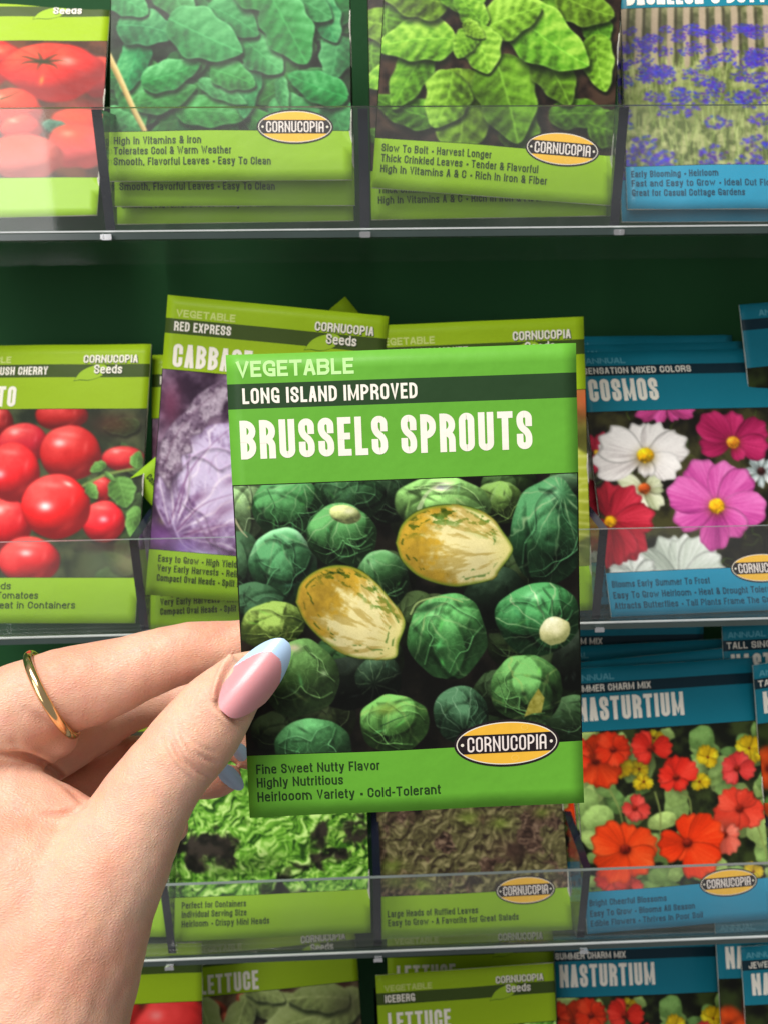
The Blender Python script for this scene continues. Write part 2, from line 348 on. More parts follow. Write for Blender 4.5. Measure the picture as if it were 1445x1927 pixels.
def art_sprouts(q):
    A = Art(q, 460, 372, (30, 28, 24)); A.noisebg((16, 16, 13), (38, 34, 27), 45, 3)
    G = (62, 92, 42); vn = (170, 200, 150)
    def B(cx, cy, rx, ry, col=G, **k):
        k.setdefault('amb', .12); k.setdefault('tex', .10); k['wob'] = k.get('wob', .05)+.05
        A.soft(cx+6, cy+12, rx*1.15, ry*1.1, (14, 14, 12), .85)
        dk = k.pop('dark', [c*.16 for c in col]); A.ball(cx, cy, rx, ry, [c*.86 for c in col], dark=dk, light=[min(255, c*1.5+28) for c in col], L=(-.3, -.85, .38), **k)
        wraps(A, cx, cy, rx, ry, int(cx+cy), col, 4 if rx > 60 else 2) if (k.get('veins') or k.get('leaves')) and k['amb'] > .06 else None
        rs = np.random.RandomState(int(cx)); q_ = 1 if k.get('tex', 0) < .3 else 0
        for i in range(5*q_):
            a = rs.rand()*6.28; r = .75*rs.rand()**.5
            A.soft(cx+rx*r*math.cos(a), cy+ry*r*math.sin(a)-ry*.1, rx*(.10+.16*rs.rand()), ry*.06, [min(255, c*(1.2+.5*rs.rand())+16) for c in col], .45, rs.rand()*180)
        for i in range(4*q_):
            a = rs.rand()*6.28; r = .8*rs.rand()**.5
            A.soft(cx+rx*r*math.cos(a), cy+ry*r*math.sin(a), rx*(.12+.2*rs.rand()), ry*.07, [c*.3 for c in col], .5, rs.rand()*180)
    rf = np.random.RandomState(21)
    for i in range(34): B(440+660*rf.rand(), 900+510*rf.rand(), 46+16*rf.rand(), 42+14*rf.rand(), (34+12*rf.rand(), 54+14*rf.rand(), 30), seed=40+i, leaves=2, amb=.14)
    B(1062, 920, 45, 30, (70, 100, 70), seed=2, amb=.1); B(720, 935, 70, 50, (36, 62, 36), seed=1, veins=(.2, -.9, 9, vn, .25), amb=.12)
    B(652, 935, 70, 50, (44, 80, 46), seed=3, veins=(-.3, -1, 10, vn, .4), leaves=2)
    B(455, 955, 46, 66, (112, 140, 96), seed=4, amb=.2, leaves=2, tex=.1); B(452, 1060, 40, 62, (44, 72, 46), seed=24, amb=.2, leaves=2)
    A.line([(440, 975), (452, 995), (464, 1008)], 5, (190, 185, 150), .8, 2)
    B(545, 955, 70, 62, (56, 104, 58), seed=5, veins=(.3, -.8, 12, vn, .75), leaves=2, spec=.12)
    B(938, 945, 50, 40, (92, 122, 58), seed=6, tex=.12, leaves=2, veins=(0, -1, 8, vn, .4))
    B(830, 948, 92, 52, (110, 150, 84), seed=7, spec=.62, sps=(.02, -.62), amb=.25, leaves=2)
    A.line([(786, 955), (800, 928), (822, 912)], 9, (215, 222, 185), .55, 3)
    B(1032, 1000, 74, 100, (52, 98, 60), seed=8, veins=(.35, -.75, 13, vn, .85), leaves=3, spec=.16, sps=(.1, -.72))
    B(930, 1120, 60, 60, (30, 48, 32), seed=30, amb=.12)
    B(530, 1062, 62, 70, (54, 100, 62), seed=9, leaves=3, rim=.28, veins=(-.2, -.9, 9, vn, .45), spec=.12, sps=(.05, -.72))
    B(642, 1006, 67, 60, (64, 112, 62), seed=10, veins=(.0, -.75, 12, vn, .85), leaves=2, tex=.05)
    A.ball(648, 966, 30, 17, (172, 182, 120), tex=.2, seed=2, ang=10); A.soft(655, 960, 16, 8, (225, 225, 190), .8)
    B(716, 1085, 52, 52, (58, 98, 56), seed=11, veins=(-.6, -.8, 10, vn, .5), spec=.12, rim=.1)
    B(480, 1140, 60, 50, (40, 70, 44), seed=25, amb=.2, leaves=2)
    B(512, 1172, 66, 44, (98, 120, 54), seed=12, tex=.26, ang=-12, leaves=3, dark=(30, 46, 18))
    B(655, 1280, 60, 50, (24, 34, 24), seed=31, amb=.1); B(710, 1272, 42, 46, (44, 66, 46), seed=13, veins=(-.2, .2, 9, vn, .5), amb=.05)
    B(1078, 1240, 40, 60, (34, 46, 34), seed=32, amb=.1)
    B(1082, 1350, 56, 44, (58, 88, 52), seed=14, veins=(.3, .9, 8, vn, .4), amb=.2)
    B(840, 1190, 77, 81, (72, 128, 70), seed=15, leaves=2, veins=(-.55, -.55, 9, (180, 212, 150), .75), spec=.1, amb=.2)
    A.line([(770, 1150), (785, 1128), (830, 1118), (868, 1128)], 4, (176, 198, 130), .8, 2); A.line([(793, 1180), (800, 1150), (840, 1126)], 3, (168, 196, 130), .6, 1)
    A.soft(800, 1140, 30, 12, (34, 62, 36), .7, -20)
    B(1010, 1160, 80, 68, (52, 108, 60), seed=16, veins=(.35, .35, 14, (190, 215, 165), .95), leaves=3, spec=.25, sps=(-.1, -.62))
    A.ball(1043, 1184, 31, 27, (206, 204, 152), tex=.14, seed=4, wob=.14, dark=(110, 116, 66)); A.soft(1046, 1180, 16, 14, (236, 232, 196), .8)
    B(988, 1292, 72, 64, (74, 118, 62), seed=17, leaves=3, veins=(.2, .7, 8, (180, 200, 120), .7))
    A.poly([(995, 1318), (1012, 1292), (1024, 1310), (1018, 1338), (1000, 1340), (985, 1346)], lambda x, y, d: C3((152, 148, 70))+.25*(fbm(x/8, y/8, 2)[..., None]-.5)); A.soft(1040, 1322, 8, 14, (20, 28, 18), .9); A.soft(984, 1302, 10, 7, (26, 40, 24), .8)
    B(865, 1342, 54, 58, (48, 80, 54), seed=18, leaves=3, veins=(.1, .6, 12, (160, 195, 160), .85))
    B(564, 1272, 74, 74, (92, 132, 72), seed=19, wob=.03, spec=.0, veins=(0, .95, 8, (170, 190, 130), .28), amb=.22); A.soft(552, 1214, 17, 10, (226, 214, 186), .95); A.soft(608, 1262, 9, 8, (170, 196, 150), .7, 30)
    B(588, 1404, 74, 55, (76, 132, 80), seed=20, wob=.03, veins=(.2, .9, 8, (150, 190, 140), .25), amb=.22)
    B(738, 1358, 66, 56, (80, 126, 62), seed=21, leaves=2, veins=(.1, -.8, 8, (175, 200, 120), .6), amb=.2)
    A.soft(725, 1330, 34, 14, (138, 160, 72), .7, -10); A.line([(715, 1362), (740, 1350), (765, 1342)], 3, (40, 70, 40), .7, 1)
    sprout_half(A, [(741, 1018), (752, 985), (780, 960), (823, 948), (873, 949), (920, 968), (946, 998), (964, 1026), (958, 1045), (938, 1070), (926, 1086), (880, 1097), (843, 1099), (789, 1083), (754, 1053)], (964, 1030), 3)
    sprout_half(A, [(554, 1128), (564, 1093), (594, 1068), (634, 1058), (674, 1066), (709, 1093), (734, 1123), (754, 1148), (761, 1170), (749, 1205), (741, 1234), (689, 1236), (649, 1228), (609, 1203), (574, 1168)], (757, 1205), 8)
    A.grain(.014); return A
def art_cherry(q):
    A = Art(q, 230, 190, (50, 55, 40)); A.noisebg((40, 50, 34), (84, 92, 62), 40, 2)
    rs = np.random.RandomState(3)
    for i in range(16): A.leaf(170+rs.rand()*120, 775+rs.rand()*330, 70, 34, rs.rand()*360, (70, 98, 52), seed=i, tone=.6+.35*rs.rand())
    A.soft(215, 800, 60, 30, (92, 50, 40), .7); A.soft(240, 1060, 50, 40, (150, 140, 110), .7); A.soft(190, 1060, 40, 40, (88, 104, 76), .6)
    def T(cx, cy, rx, ry, col=(205, 30, 38), **k):
        A.ball(cx, cy, rx, ry, col, dark=(64, 6, 12), light=(244, 96, 92), amb=.24, wob=.04, L=(-.3, -.7, .65), **k)
        A.soft(cx-rx*.1, cy-ry*.66, rx*.5, ry*.13, (255, 190, 180), .4, 5); A.soft(cx+rx*.35, cy+ry*.6, rx*.4, ry*.16, (255, 96, 84), .25, -35)
        A.soft(cx+rx*.5, cy-ry*.2, rx*.1, ry*.3, (255, 170, 160), .3, 10)
    T(0, 800, 28, 36, (140, 26, 30)); T(119, 783, 50, 30, (182, 34, 34)); T(-40, 860, 60, 55); T(-30, 990, 60, 60); T(47, 838, 47, 40, (196, 30, 54), spec=.35, seed=2)
    T(235, 866, 40, 24, (200, 44, 54), spec=.3, seed=3); T(196, 925, 22, 24, (176, 34, 40), seed=4); T(18, 990, 46, 48, (200, 24, 36), spec=.4, seed=5)
    T(136, 856, 58, 53, (200, 32, 34), spec=.5, seed=6, sps=(-.35, -.35)); T(28, 892, 51, 56, (222, 28, 38), spec=.55, seed=7, sps=(-.5, .1)); T(198, 985, 40, 39, (222, 30, 46), spec=.5, seed=8, sps=(.0, -.1))
    T(108, 957, 64, 60, (226, 26, 30), spec=.7, seed=9, sps=(-.3, .0)); A.soft(132, 915, 12, 5, (255, 225, 215), .9, 25); T(58, 1056, 59, 43, (220, 40, 48), spec=.5, seed=10, sps=(-.1, -.3))
    A.line([(160, 918), (200, 898), (240, 888), (290, 880)], 5, (130, 150, 84), 1)
    for a in ((232, 930, 60, 52, 75), (188, 884, 34, 20, 150), (178, 928, 34, 24, 60), (262, 868, 34, 26, -80), (210, 900, 26, 10, 40), (255, 985, 60, 30, 100)):
        A.leaf(*a, (92, 136, 66), seed=int(a[0]), crinkle=.1, shadow=.4)
    A.soft(200, 1030, 60, 14, (70, 40, 34), .6); A.grain(.014); return A
def art_beef(q):
    A = Art(q, 170, 150, (70, 44, 30)); A.noisebg((64, 40, 26), (110, 66, 40), 30, 2)
    T = lambda cx, cy, rx, ry, col=(196, 34, 28), **k: A.ball(cx, cy, rx, ry, col, dark=(70, 12, 10), light=(236, 96, 70), amb=.36, wob=.12, **k)
    A.soft(160, 210, 70, 30, (160, 60, 60), .7); T(-60, 120, 100, 60); T(195, 150, 40, 40, (150, 40, 40)); T(160, 250, 70, 40, (188, 70, 66)); T(10, 118, 40, 30, (170, 28, 26), spec=.2)
    T(100, 140, 96, 57, (200, 30, 24), spec=.25, seed=3, sps=(.3, -.3))
    for a in range(9):
        t = a*.7+.4; A.line([(82, 122), (82+44*math.cos(t), 122+26*math.sin(t)), (82+84*math.cos(t), 124+48*math.sin(t))], 3, (110, 14, 12), .35, 1)
    for a in range(7):
        t = a*.9; A.line([(82, 124), (82+34*math.cos(t), 120+12*math.sin(t)), (82+46*math.cos(t), 122+19*math.sin(t))], 5, (54, 62, 30), .95, 1)
    A.soft(80, 160, 5, 12, (238, 180, 70), .8, 15); A.soft(128, 118, 16, 8, (240, 160, 150), .6)
    T(20, 214, 62, 38, (212, 62, 40), spec=.3, seed=6); A.line([(2, 196), (20, 190), (40, 180)], 4, (60, 70, 36), .9, 1)
    T(40, 250, 40, 26, (200, 60, 50), spec=.3, seed=8); A.leaf(110, 246, 60, 24, 10, (70, 110, 90), seed=4); T(150, 280, 60, 40, (210, 90, 88), spec=.2); T(50, 300, 70, 40, (210, 110, 100)); A.grain(.014); return A
def art_spinach(q):
    A = Art(q, 230, 250, (28, 40, 28)); A.noisebg((18, 30, 20), (44, 66, 44), 30, 2)
    rs = np.random.RandomState(5); g = (56, 138, 78)
    for i in range(60): A.leaf(200+rs.rand()*480, -200+rs.rand()*460, 90+60*rs.rand(), 44+30*rs.rand(), rs.rand()*360, (42+20*rs.rand(), 116+24*rs.rand(), 60), seed=i, crinkle=.09, fat=.3, tone=.55+.35*rs.rand())
    for a in ((250, 200, 130, 60, 80), (225, 230, 90, 50, 20), (560, 215, 110, 60, 10), (640, 215, 90, 60, 80), (400, 215, 140, 60, 5), (310, 182, 125, 54, -14), (470, 172, 110, 52, 100), (420, 178, 100, 34, 25), (535, 180, 70, 26, 80),
              (495, 108, 100, 70, 40), (250, 125, 110, 60, 110), (322, 142, 118, 56, -18), (440, 150, 90, 56, 20), (630, 110, 90, 66, 100), (600, 165, 120, 60, 200), (275, 62, 112, 74, 12), (440, 45, 110, 66, 30), (620, 40, 90, 60, 70), (500, -20, 150, 90, 20), (330, -10, 130, 80, 60), (240, 10, 90, 60, 30),
              (572, 12, 120, 70, 25), (388, 72, 152, 96, 24), (545, 62, 142, 96, 62)):
        A.leaf(*a, (40+rs.rand()*22, 124+rs.rand()*16, 62+rs.rand()*16), seed=int(a[0]+a[1]), crinkle=.10, fat=.35, light=(122, 200, 132), vein=.4)
    A.line([(196, 92), (225, 150), (250, 205), (272, 246)], 13, (196, 172, 110), 1, 9); A.line([(200, 90), (228, 148), (253, 203), (275, 246)], 3, (232, 214, 160), .8, 3); A.line([(194, 96), (222, 152), (246, 206), (268, 248)], 2, (110, 84, 40), .7, 2)
    A.grain(.014); return A
def art_savoy(q):
    A = Art(q, 230, 250, (44, 34, 28)); A.noisebg((34, 26, 24), (78, 60, 48), 26, 3)
    rs = np.random.RandomState(9)
    for a, t in (((760, 205, 130, 60, 200), .7), ((980, 250, 130, 80, 80), .62), ((1090, 220, 120, 60, 0), .6), ((1150, 240, 90, 70, 10), .7), ((770, 150, 130, 70, 120), .8), ((1120, 60, 90, 60, 70), .7),
              ((860, 215, 165, 130, 92), .86), ((950, 190, 170, 120, 75), .72), ((1040, 150, 120, 80, 60), .7), ((730, 40, 60, 120, 90), .6), ((780, 85, 150, 84, 175), 1.05), ((830, 190, 110, 90, 110), 1.0), ((1130, 120, 110, 66, 80), 1.0),
              ((770, -10, 150, 90, 200), .9), ((860, -40, 140, 100, 250), .9), ((1010, -40, 160, 110, 300), .95), ((1100, 10, 120, 80, 20), .85), ((1030, 70, 190, 110, 35), 1.08), ((960, 40, 120, 80, 340), 1.05), ((880, 20, 90, 50, 230), 1.0), ((900, 100, 90, 80, 70), 1.1), ((872, 88, 60, 46, 120), .9), ((890, 60, 50, 30, 40), 1.0)):
        A.leaf(*a, (100+rs.rand()*16, 152+rs.rand()*14, 44), seed=int(a[0]+a[1]), crinkle=.20, fat=.2, vein=.45, tone=t, light=(168, 212, 86))
    A.grain(.014); return A
def art_red(q):
    A = Art(q, 230, 190, (72, 48, 72)); A.noisebg((56, 36, 58), (150, 128, 150), 40, 4)
    A.soft(320, 760, 30, 60, (122, 62, 92), .8); A.soft(400, 740, 40, 40, (40, 24, 44), .8); A.soft(310, 980, 14, 10, (150, 176, 90), .9); A.soft(300, 1010, 50, 40, (128, 84, 150), .8); A.soft(312, 930, 20, 60, (90, 50, 86), .8)
    A.ball(432, 935, 136, 142, (132, 104, 146), dark=(66, 38, 72), light=(206, 194, 222), amb=.3, wob=.07, seed=3, leaves=3, veins=(-.8, .5, 19, (232, 222, 238), 1.9), tex=.3, L=(-.2, -.6, .7)); wraps(A, 415, 930, 112, 120, 5, (140, 110, 150), 4)
    for i in range(40):
        t = np.random.RandomState(i); x, y = 325+t.rand()*150, 830+t.rand()*190; b = -.9+.5*t.randn(); l = 10+20*t.rand(); A.line([(x, y), (x+l*math.cos(b), y+l*math.sin(b)), (x+1.8*l*math.cos(b+.25), y+1.8*l*math.sin(b+.25))], 2.2, ((214, 200, 224), (104, 58, 102))[i % 2], .26, 1)
    for p in ([(318, 985), (350, 900), (390, 845), (440, 800)], [(330, 1000), (380, 950), (450, 925)], [(340, 1010), (400, 990), (470, 985)], [(335, 965), (352, 890), (360, 830)]):
        A.line(p, 3, (116, 66, 112), .6, 1); A.line([(x+4, y+1) for x, y in p], 2, (226, 216, 232), .6, 1)
    for x, y, w in ((375, 935, 28), (420, 960, 40), (400, 1000, 36), (440, 900, 30), (365, 1000, 22)): A.soft(x, y, w, w*.4, (110, 66, 104), .45, -30)
    A.soft(345, 1030, 40, 24, (140, 110, 180), .8); A.line([(316, 960), (345, 1025), (400, 1046)], 4, (200, 190, 220), .6, 1); A.soft(380, 1045, 46, 14, (190, 190, 228), .8)
    def f(x, y, d):
        n = fbm(x/16, y/16, 3, 5); e = n-fbm((x+2)/16, (y+3)/16, 3, 5); r = np.abs(fbm(x/9, y/14, 8, 3)-.5)
        c = C3((126, 106, 128))+(C3((172, 158, 174))-C3((126, 106, 128)))*sm(.4, .62, n)[..., None]
        return c+.6*e[..., None]-.35*sm(.05, 0, r)[..., None]*.5-.22*sm(5, 0, d)[..., None]*sm(.45, .6, n)[..., None]
    A.soft(356, 812, 60, 26, (60, 36, 60), .75, -45); A.soft(322, 900, 16, 60, (50, 28, 52), .7, 8)
    A.poly(smooth([(296, 888), (300, 846), (312, 812), (334, 786), (352, 770), (372, 742), (404, 722), (430, 706), (470, 716), (452, 752), (424, 756), (416, 782), (396, 786), (380, 814), (358, 822), (362, 850), (342, 858), (344, 884), (328, 892), (318, 922)], 4), f)
    A.line([(312, 868), (330, 820), (368, 772), (430, 720)], 3, (116, 84, 110), .5, 1.5)
    A.grain(.014); return A
def art_green(q):
    A = Art(q, 150, 130, (120, 140, 50)); A.noisebg((70, 74, 36), (140, 150, 70), 40, 4)
    A.soft(1100, 750, 60, 60, (196, 108, 66), .95); A.soft(1100, 825, 60, 40, (90, 88, 40), .9)
    A.ball(1000, 930, 150, 110, (168, 178, 60), dark=(100, 110, 30), light=(212, 214, 110), veins=(-.4, .3, 22, (240, 240, 190), 1), amb=.5)
    for k in range(9): A.line([(1060, 850+k*22), (1095, 858+k*21), (1120, 850+k*23)], 2.5, (236, 238, 180), .8)
    A.soft(1110, 1040, 40, 30, (96, 112, 50), .8); A.grain(.014); return A
def art_cosmos(q):
    A = Art(q, 230, 190, (46, 44, 34)); A.noisebg((30, 28, 24), (78, 76, 46), 40, 6)
    rs = np.random.RandomState(8)
    for i in range(90):
        x, y = 1100+rs.rand()*430, 775+rs.rand()*310; a = rs.rand()*6.28
        A.line([(x, y), (x+14*math.cos(a), y+14*math.sin(a)), (x+26*math.cos(a+.5), y+26*math.sin(a+.5))], 2.5, (74+60*rs.rand(), 100+40*rs.rand(), 50), .7, 1)
    A.petals(1120, 855, [(1095, 820), (1135, 815), (1105, 900)], (170, 30, 60), cr=5); A.petals(1250, 765, [(1190, 785), (1230, 800), (1270, 796), (1305, 780)], (210, 80, 150), cr=0)
    A.petals(1431, 891, [(1431+34*math.cos(t), 891+34*math.sin(t)) for t in np.arange(8)*.785], (190, 205, 205), wid=.3, centre=(60, 30, 30), cr=8)
    A.petals(1208, 925, [(1155, 904), (1165, 950), (1200, 972), (1242, 962), (1246, 925), (1240, 900)], (206, 212, 178), dark=(120, 128, 90), centre=(170, 80, 30), cr=11, seed=3)
    A.petals(1276, 1092, [(1235, 1012), (1290, 1008), (1330, 1014), (1175, 1062), (1364, 1062)], (206, 214, 204), dark=(130, 140, 130), wid=.5, cr=0, seed=5); A.petals(1190, 1080, [(1160, 1050), (1200, 1040), (1230, 1060), (1140, 1075)], (210, 216, 210), cr=0)
    A.petals(1376, 837, [(1374, 774), (1441, 800), (1446, 850), (1392, 872), (1310, 845), (1312, 786)], (180, 40, 98), dark=(100, 16, 52), wid=.5, seed=2, notch=.06, cr=13, centre=(216, 140, 40))
    A.petals(1146, 985, [(1138, 908), (1192, 921), (1231, 978), (1207, 1049), (1184, 1056), (1143, 1072), (1110, 1000)], (170, 34, 54), dark=(80, 12, 24), wid=.46, seed=4, cr=11)
    A.petals(1210, 862, [(1185, 798), (1242, 798), (1293, 836), (1275, 897), (1214, 906), (1110, 878), (1122, 826)], (236, 232, 230), light=(255, 252, 250), dark=(160, 150, 150), wid=.52, seed=1, cr=16, centre=(216, 168, 20))
    A.petals(1345, 957, [(1298, 870), (1363, 872), (1410, 893), (1443, 964), (1398, 1010), (1338, 1041), (1262, 986), (1250, 924)], (214, 96, 174), light=(244, 156, 216), dark=(140, 40, 116), wid=.46, seed=6, notch=.05, cr=15, centre=(232, 170, 30))
    A.grain(.014); return A
def art_nasturtium(q):
    A = Art(q, 230, 200, (40, 50, 30)); A.noisebg((26, 30, 20), (70, 84, 44), 30, 6)
    rs = np.random.RandomState(12)
    for i in range(120):
        x, y = 1050+rs.rand()*430, 1370+rs.rand()*330; r = 14+18*rs.rand(); c = rs.rand()
        A.soft(x+3, y+5, r*1.1, r, (16, 22, 14), .6)
        A.ball(x, y, r, r*(.6+.3*rs.rand()), (78+74*c, 112+62*c, 56+46*c), dark=(24, 42, 20), amb=.72, seed=i, wob=.22, tex=.12, ang=rs.rand()*180, veins=(0, 0, 9, (176, 200, 130), .7))
    for p in ([(1228, 1490), (1238, 1530), (1238, 1580)], [(1270, 1490), (1292, 1500), (1298, 1540)], [(1140, 1480), (1160, 1520), (1170, 1560)], [(1420, 1540), (1440, 1600), (1446, 1620)]): A.line(p, 4, (150, 166, 96), .9, 3)
    def fl(cx, cy, R, col, n=5, a0=-1.57, sq=1., **k):
        R = R*1.14
        A.soft(cx+4, cy+8, R*1.1, R, (20, 20, 12), .6)
        r_ = np.random.RandomState(int(cx*7+cy)); A.petals(cx, cy, [(cx+R*(.84+.3*r_.rand())*math.cos(a0+(j+.35*r_.randn()*.6)*6.283/n), cy+R*(.84+.3*r_.rand())*sq*math.sin(a0+(j+.35*r_.randn()*.6)*6.283/n)) for j in range(n)], col, wid=.58, notch=.09, blunt=.62, centre=k.get('centre', (120, 30, 14)), cr=k.get('cr', R*.15), dark=[c*.72 for c in col], light=k.get('light'), seed=int(cx))
    Y = (226, 190, 30)
    for x, y, r in ((1199, 1446, 18), (1207, 1470, 17), (1328, 1424, 24), (1409, 1408, 30), (1227, 1388, 20), (1160, 1440, 26), (1417, 1640, 20), (1312, 1470, 18), (1440, 1420, 22)): fl(x, y, r, Y, a0=x*.7, cr=2, sq=.8)
    O = (232, 62, 26)
    fl(1118, 1432, 48, (222, 66, 20), cr=7); fl(1150, 1410, 34, O, a0=0.4); fl(1080, 1420, 30, O); fl(1221, 1408, 40, (218, 50, 36), a0=-1.2, n=4, sq=.7); fl(1268, 1462, 35, (228, 52, 36)); fl(1190, 1520, 28, (226, 76, 66), n=4, sq=.8)
    fl(1385, 1446, 34, (228, 70, 66), n=4, sq=.8); fl(1390, 1522, 44, (232, 74, 52), n=5, a0=.2, sq=.8); fl(1360, 1570, 36, (236, 110, 90), n=4, a0=2.4); fl(1150, 1650, 34, (230, 66, 56)); fl(1181, 1672, 28, (228, 72, 62))
    fl(1173, 1598, 58, (236, 76, 24)); fl(1290, 1585, 56, (236, 66, 20), cr=9); A.grain(.014); return A
def _frill(A, c_hi, c_mid, c_lo, sc, seed, thr=.5, gain=4):
    X, Y = A.X, A.Y
    wx = fbm(X/sc, Y/sc, seed, 3)*2; wy = fbm(X/sc, Y/sc, seed+4, 3)*2
    def H(x, y): return np.abs(fbm(x/sc*1.6+wx, y/sc*1.6+wy, seed+7, 5)-.5)*2
    h = H(X, Y); e = h-H(X+2.5, Y+3.5); m = fbm(X/sc*.55+wx*.5, Y/sc*.55, seed+11, 4)
    sh = np.clip(.5+e*gain, 0, 1)[..., None]
    leaf = C3(c_mid)+(C3(c_hi)-C3(c_mid))*np.clip(sh*2-1, 0, 1)-(C3(c_mid)-C3(c_lo))*np.clip(1-sh*2, 0, 1)
    k = sm(thr-.07, thr+.05, m+.18*(h-.3))[..., None]
    A.I = A.I*(1-k)+leaf*k
def art_mini(q):
    A = Art(q, 230, 200, (40, 34, 30)); A.noisebg((26, 22, 22), (84, 66, 66), 12, 3, .5, .8)
    A.noisebg((24, 26, 20), (62, 56, 48), 18, 3); _frill(A, (206, 240, 150), (116, 176, 58), (40, 78, 24), 44, 2, .39, 3); _frill(A, (190, 232, 120), (104, 164, 50), (34, 70, 22), 24, 9, .60, 2.6)
    for x, y, r in ((600, 1590, 34), (490, 1625, 46), (420, 1640, 40), (650, 1560, 20)): A.soft(x, y, r*1.3, r*.6, (30, 34, 22), .35, -15)
    A.grain(.014); return A
def art_redl(q):
    A = Art(q, 230, 200, (60, 46, 40)); A.noisebg((36, 30, 26), (92, 78, 60), 14, 3)
    _frill(A, (168, 160, 118), (104, 100, 66), (58, 48, 40), 34, 12, .36, 2.2); _frill(A, (150, 128, 108), (96, 76, 64), (50, 38, 34), 22, 31, .54, 2)
    for x, y, r in ((735, 1630, 30), (740, 1660, 34), (880, 1540, 30), (940, 1550, 26), (1020, 1530, 24), (790, 1665, 30)): A.soft(x, y, r, r*.6, (140, 170, 64), .55)
    A.soft(960, 1600, 60, 30, (100, 74, 66), .5); A.grain(.014); return A
def art_bach(q):
    A = Art(q, 230, 220, (150, 156, 100)); A.noisebg((84, 96, 52), (176, 178, 128), 12, 3)
    rs = np.random.RandomState(4)
    A.soft(1310, 60, 260, 70, (84, 84, 66), .9)
    for i in range(11): A.line([(1170+i*30, 20), (1166+i*31, 130)], 13, (176, 160, 140), .9); A.line([(1180+i*30, 20), (1176+i*31, 130)], 5, (60, 56, 46), .7)
    A.soft(1310, 200, 260, 70, (110, 124, 66), .7)
    for i in range(420):
        x, y = 1160+rs.rand()*330, 120+rs.rand()*230; c = rs.rand(); l = 20+20*rs.rand(); d = (rs.rand()-.5)*16
        A.line([(x, y), (x+d, y-l)], 2.2, (104+100*c, 128+86*c, 58+90*c), .75, 1.2)
    for i in range(135):
        y = 55+rs.rand()**1.25*270; x = 1160+rs.rand()*330; 
        if y > 200 and rs.rand() < .6: continue
        r = 8+y*.045; dk = rs.rand()
        for j in range(34):
            a = rs.rand()*6.28; q2 = r*rs.rand()**.5
            A.soft(x+q2*1.35*math.cos(a), y+q2*.75*math.sin(a), r*.22, r*.17, (50+50*rs.rand(), 40+50*rs.rand(), 128+84*rs.rand()), .95)
    A.grain(.014); return A
def art_romaine(q):
    A = Art(q, 200, 120, (92, 70, 56)); A.noisebg((80, 50, 40), (130, 120, 90), 40, 3)
    for x, y, r in ((400, 1905, 30), (470, 1880, 26), (440, 1935, 40)): A.ball(x, y, r, r*.8, (176, 84, 62), dark=(90, 40, 30))
    for i, a in enumerate(((520, 1900, 150, 70, 200), (385, 1925, 110, 60, 75), (560, 1930, 160, 80, 160), (640, 1900, 110, 60, 140), (450, 1950, 140, 60, 100), (500, 1870, 80, 40, 20), (600, 1880, 120, 60, 180))):
        A.leaf(*a, (160, 176, 108), seed=i+40, crinkle=.1, fat=.2, light=(190, 202, 140), vein=.7)
    A.soft(660, 1890, 60, 40, (96, 96, 70), .7); A.grain(.014); return A
def art_tomred(q):
    A = Art(q, 90, 80, (70, 40, 26)); A.noisebg((60, 34, 24), (120, 60, 40), 30, 3); x0, y0 = q[0]; x1 = q[1][0]; W = x1-x0; H = q[3][1]-y0
    rs = np.random.RandomState(2)
    for i in range(16): A.ball(x0+W*rs.rand(), y0+H*rs.rand(), W*.18, W*.15, (196, 44, 40), dark=(80, 14, 12), spec=.3, seed=i)
    A.ball(x0+W*.82, y0+W*.13, W*.2, W*.17, (212, 52, 50), dark=(90, 14, 12), spec=.25, seed=3); A.ball(x0+W*.45, y0+H*.5, W*.24, W*.2, (200, 50, 40), dark=(90, 14, 12), spec=.3, seed=31); A.grain(.014); return A
def art_orange(q):
    A = Art(q, 90, 80, (30, 32, 20)); A.noisebg((20, 22, 14), (62, 76, 36), 25, 3); x0, y0 = q[0]; W = q[1][0]-x0; H = q[3][1]-y0; rs = np.random.RandomState(6)
    for i in range(30): A.ball(x0+W*rs.rand(), y0+H*rs.rand(), W*.09, W*.07, (70, 104, 44), seed=i, wob=.15)
    for i in range(16):
        cx, cy, R = x0+W*rs.rand(), y0+H*(.15+.85*rs.rand()), W*.12
        A.petals(cx, cy, [(cx+R*math.cos(j*1.257+i), cy+R*math.sin(j*1.257+i)) for j in range(5)], [(226, 84, 24), (150, 20, 20), (226, 186, 90)][i % 3], wid=.6, blunt=.62, notch=.03, cr=R*.15, centre=(90, 20, 10), seed=i)
    A.grain(.014); return A

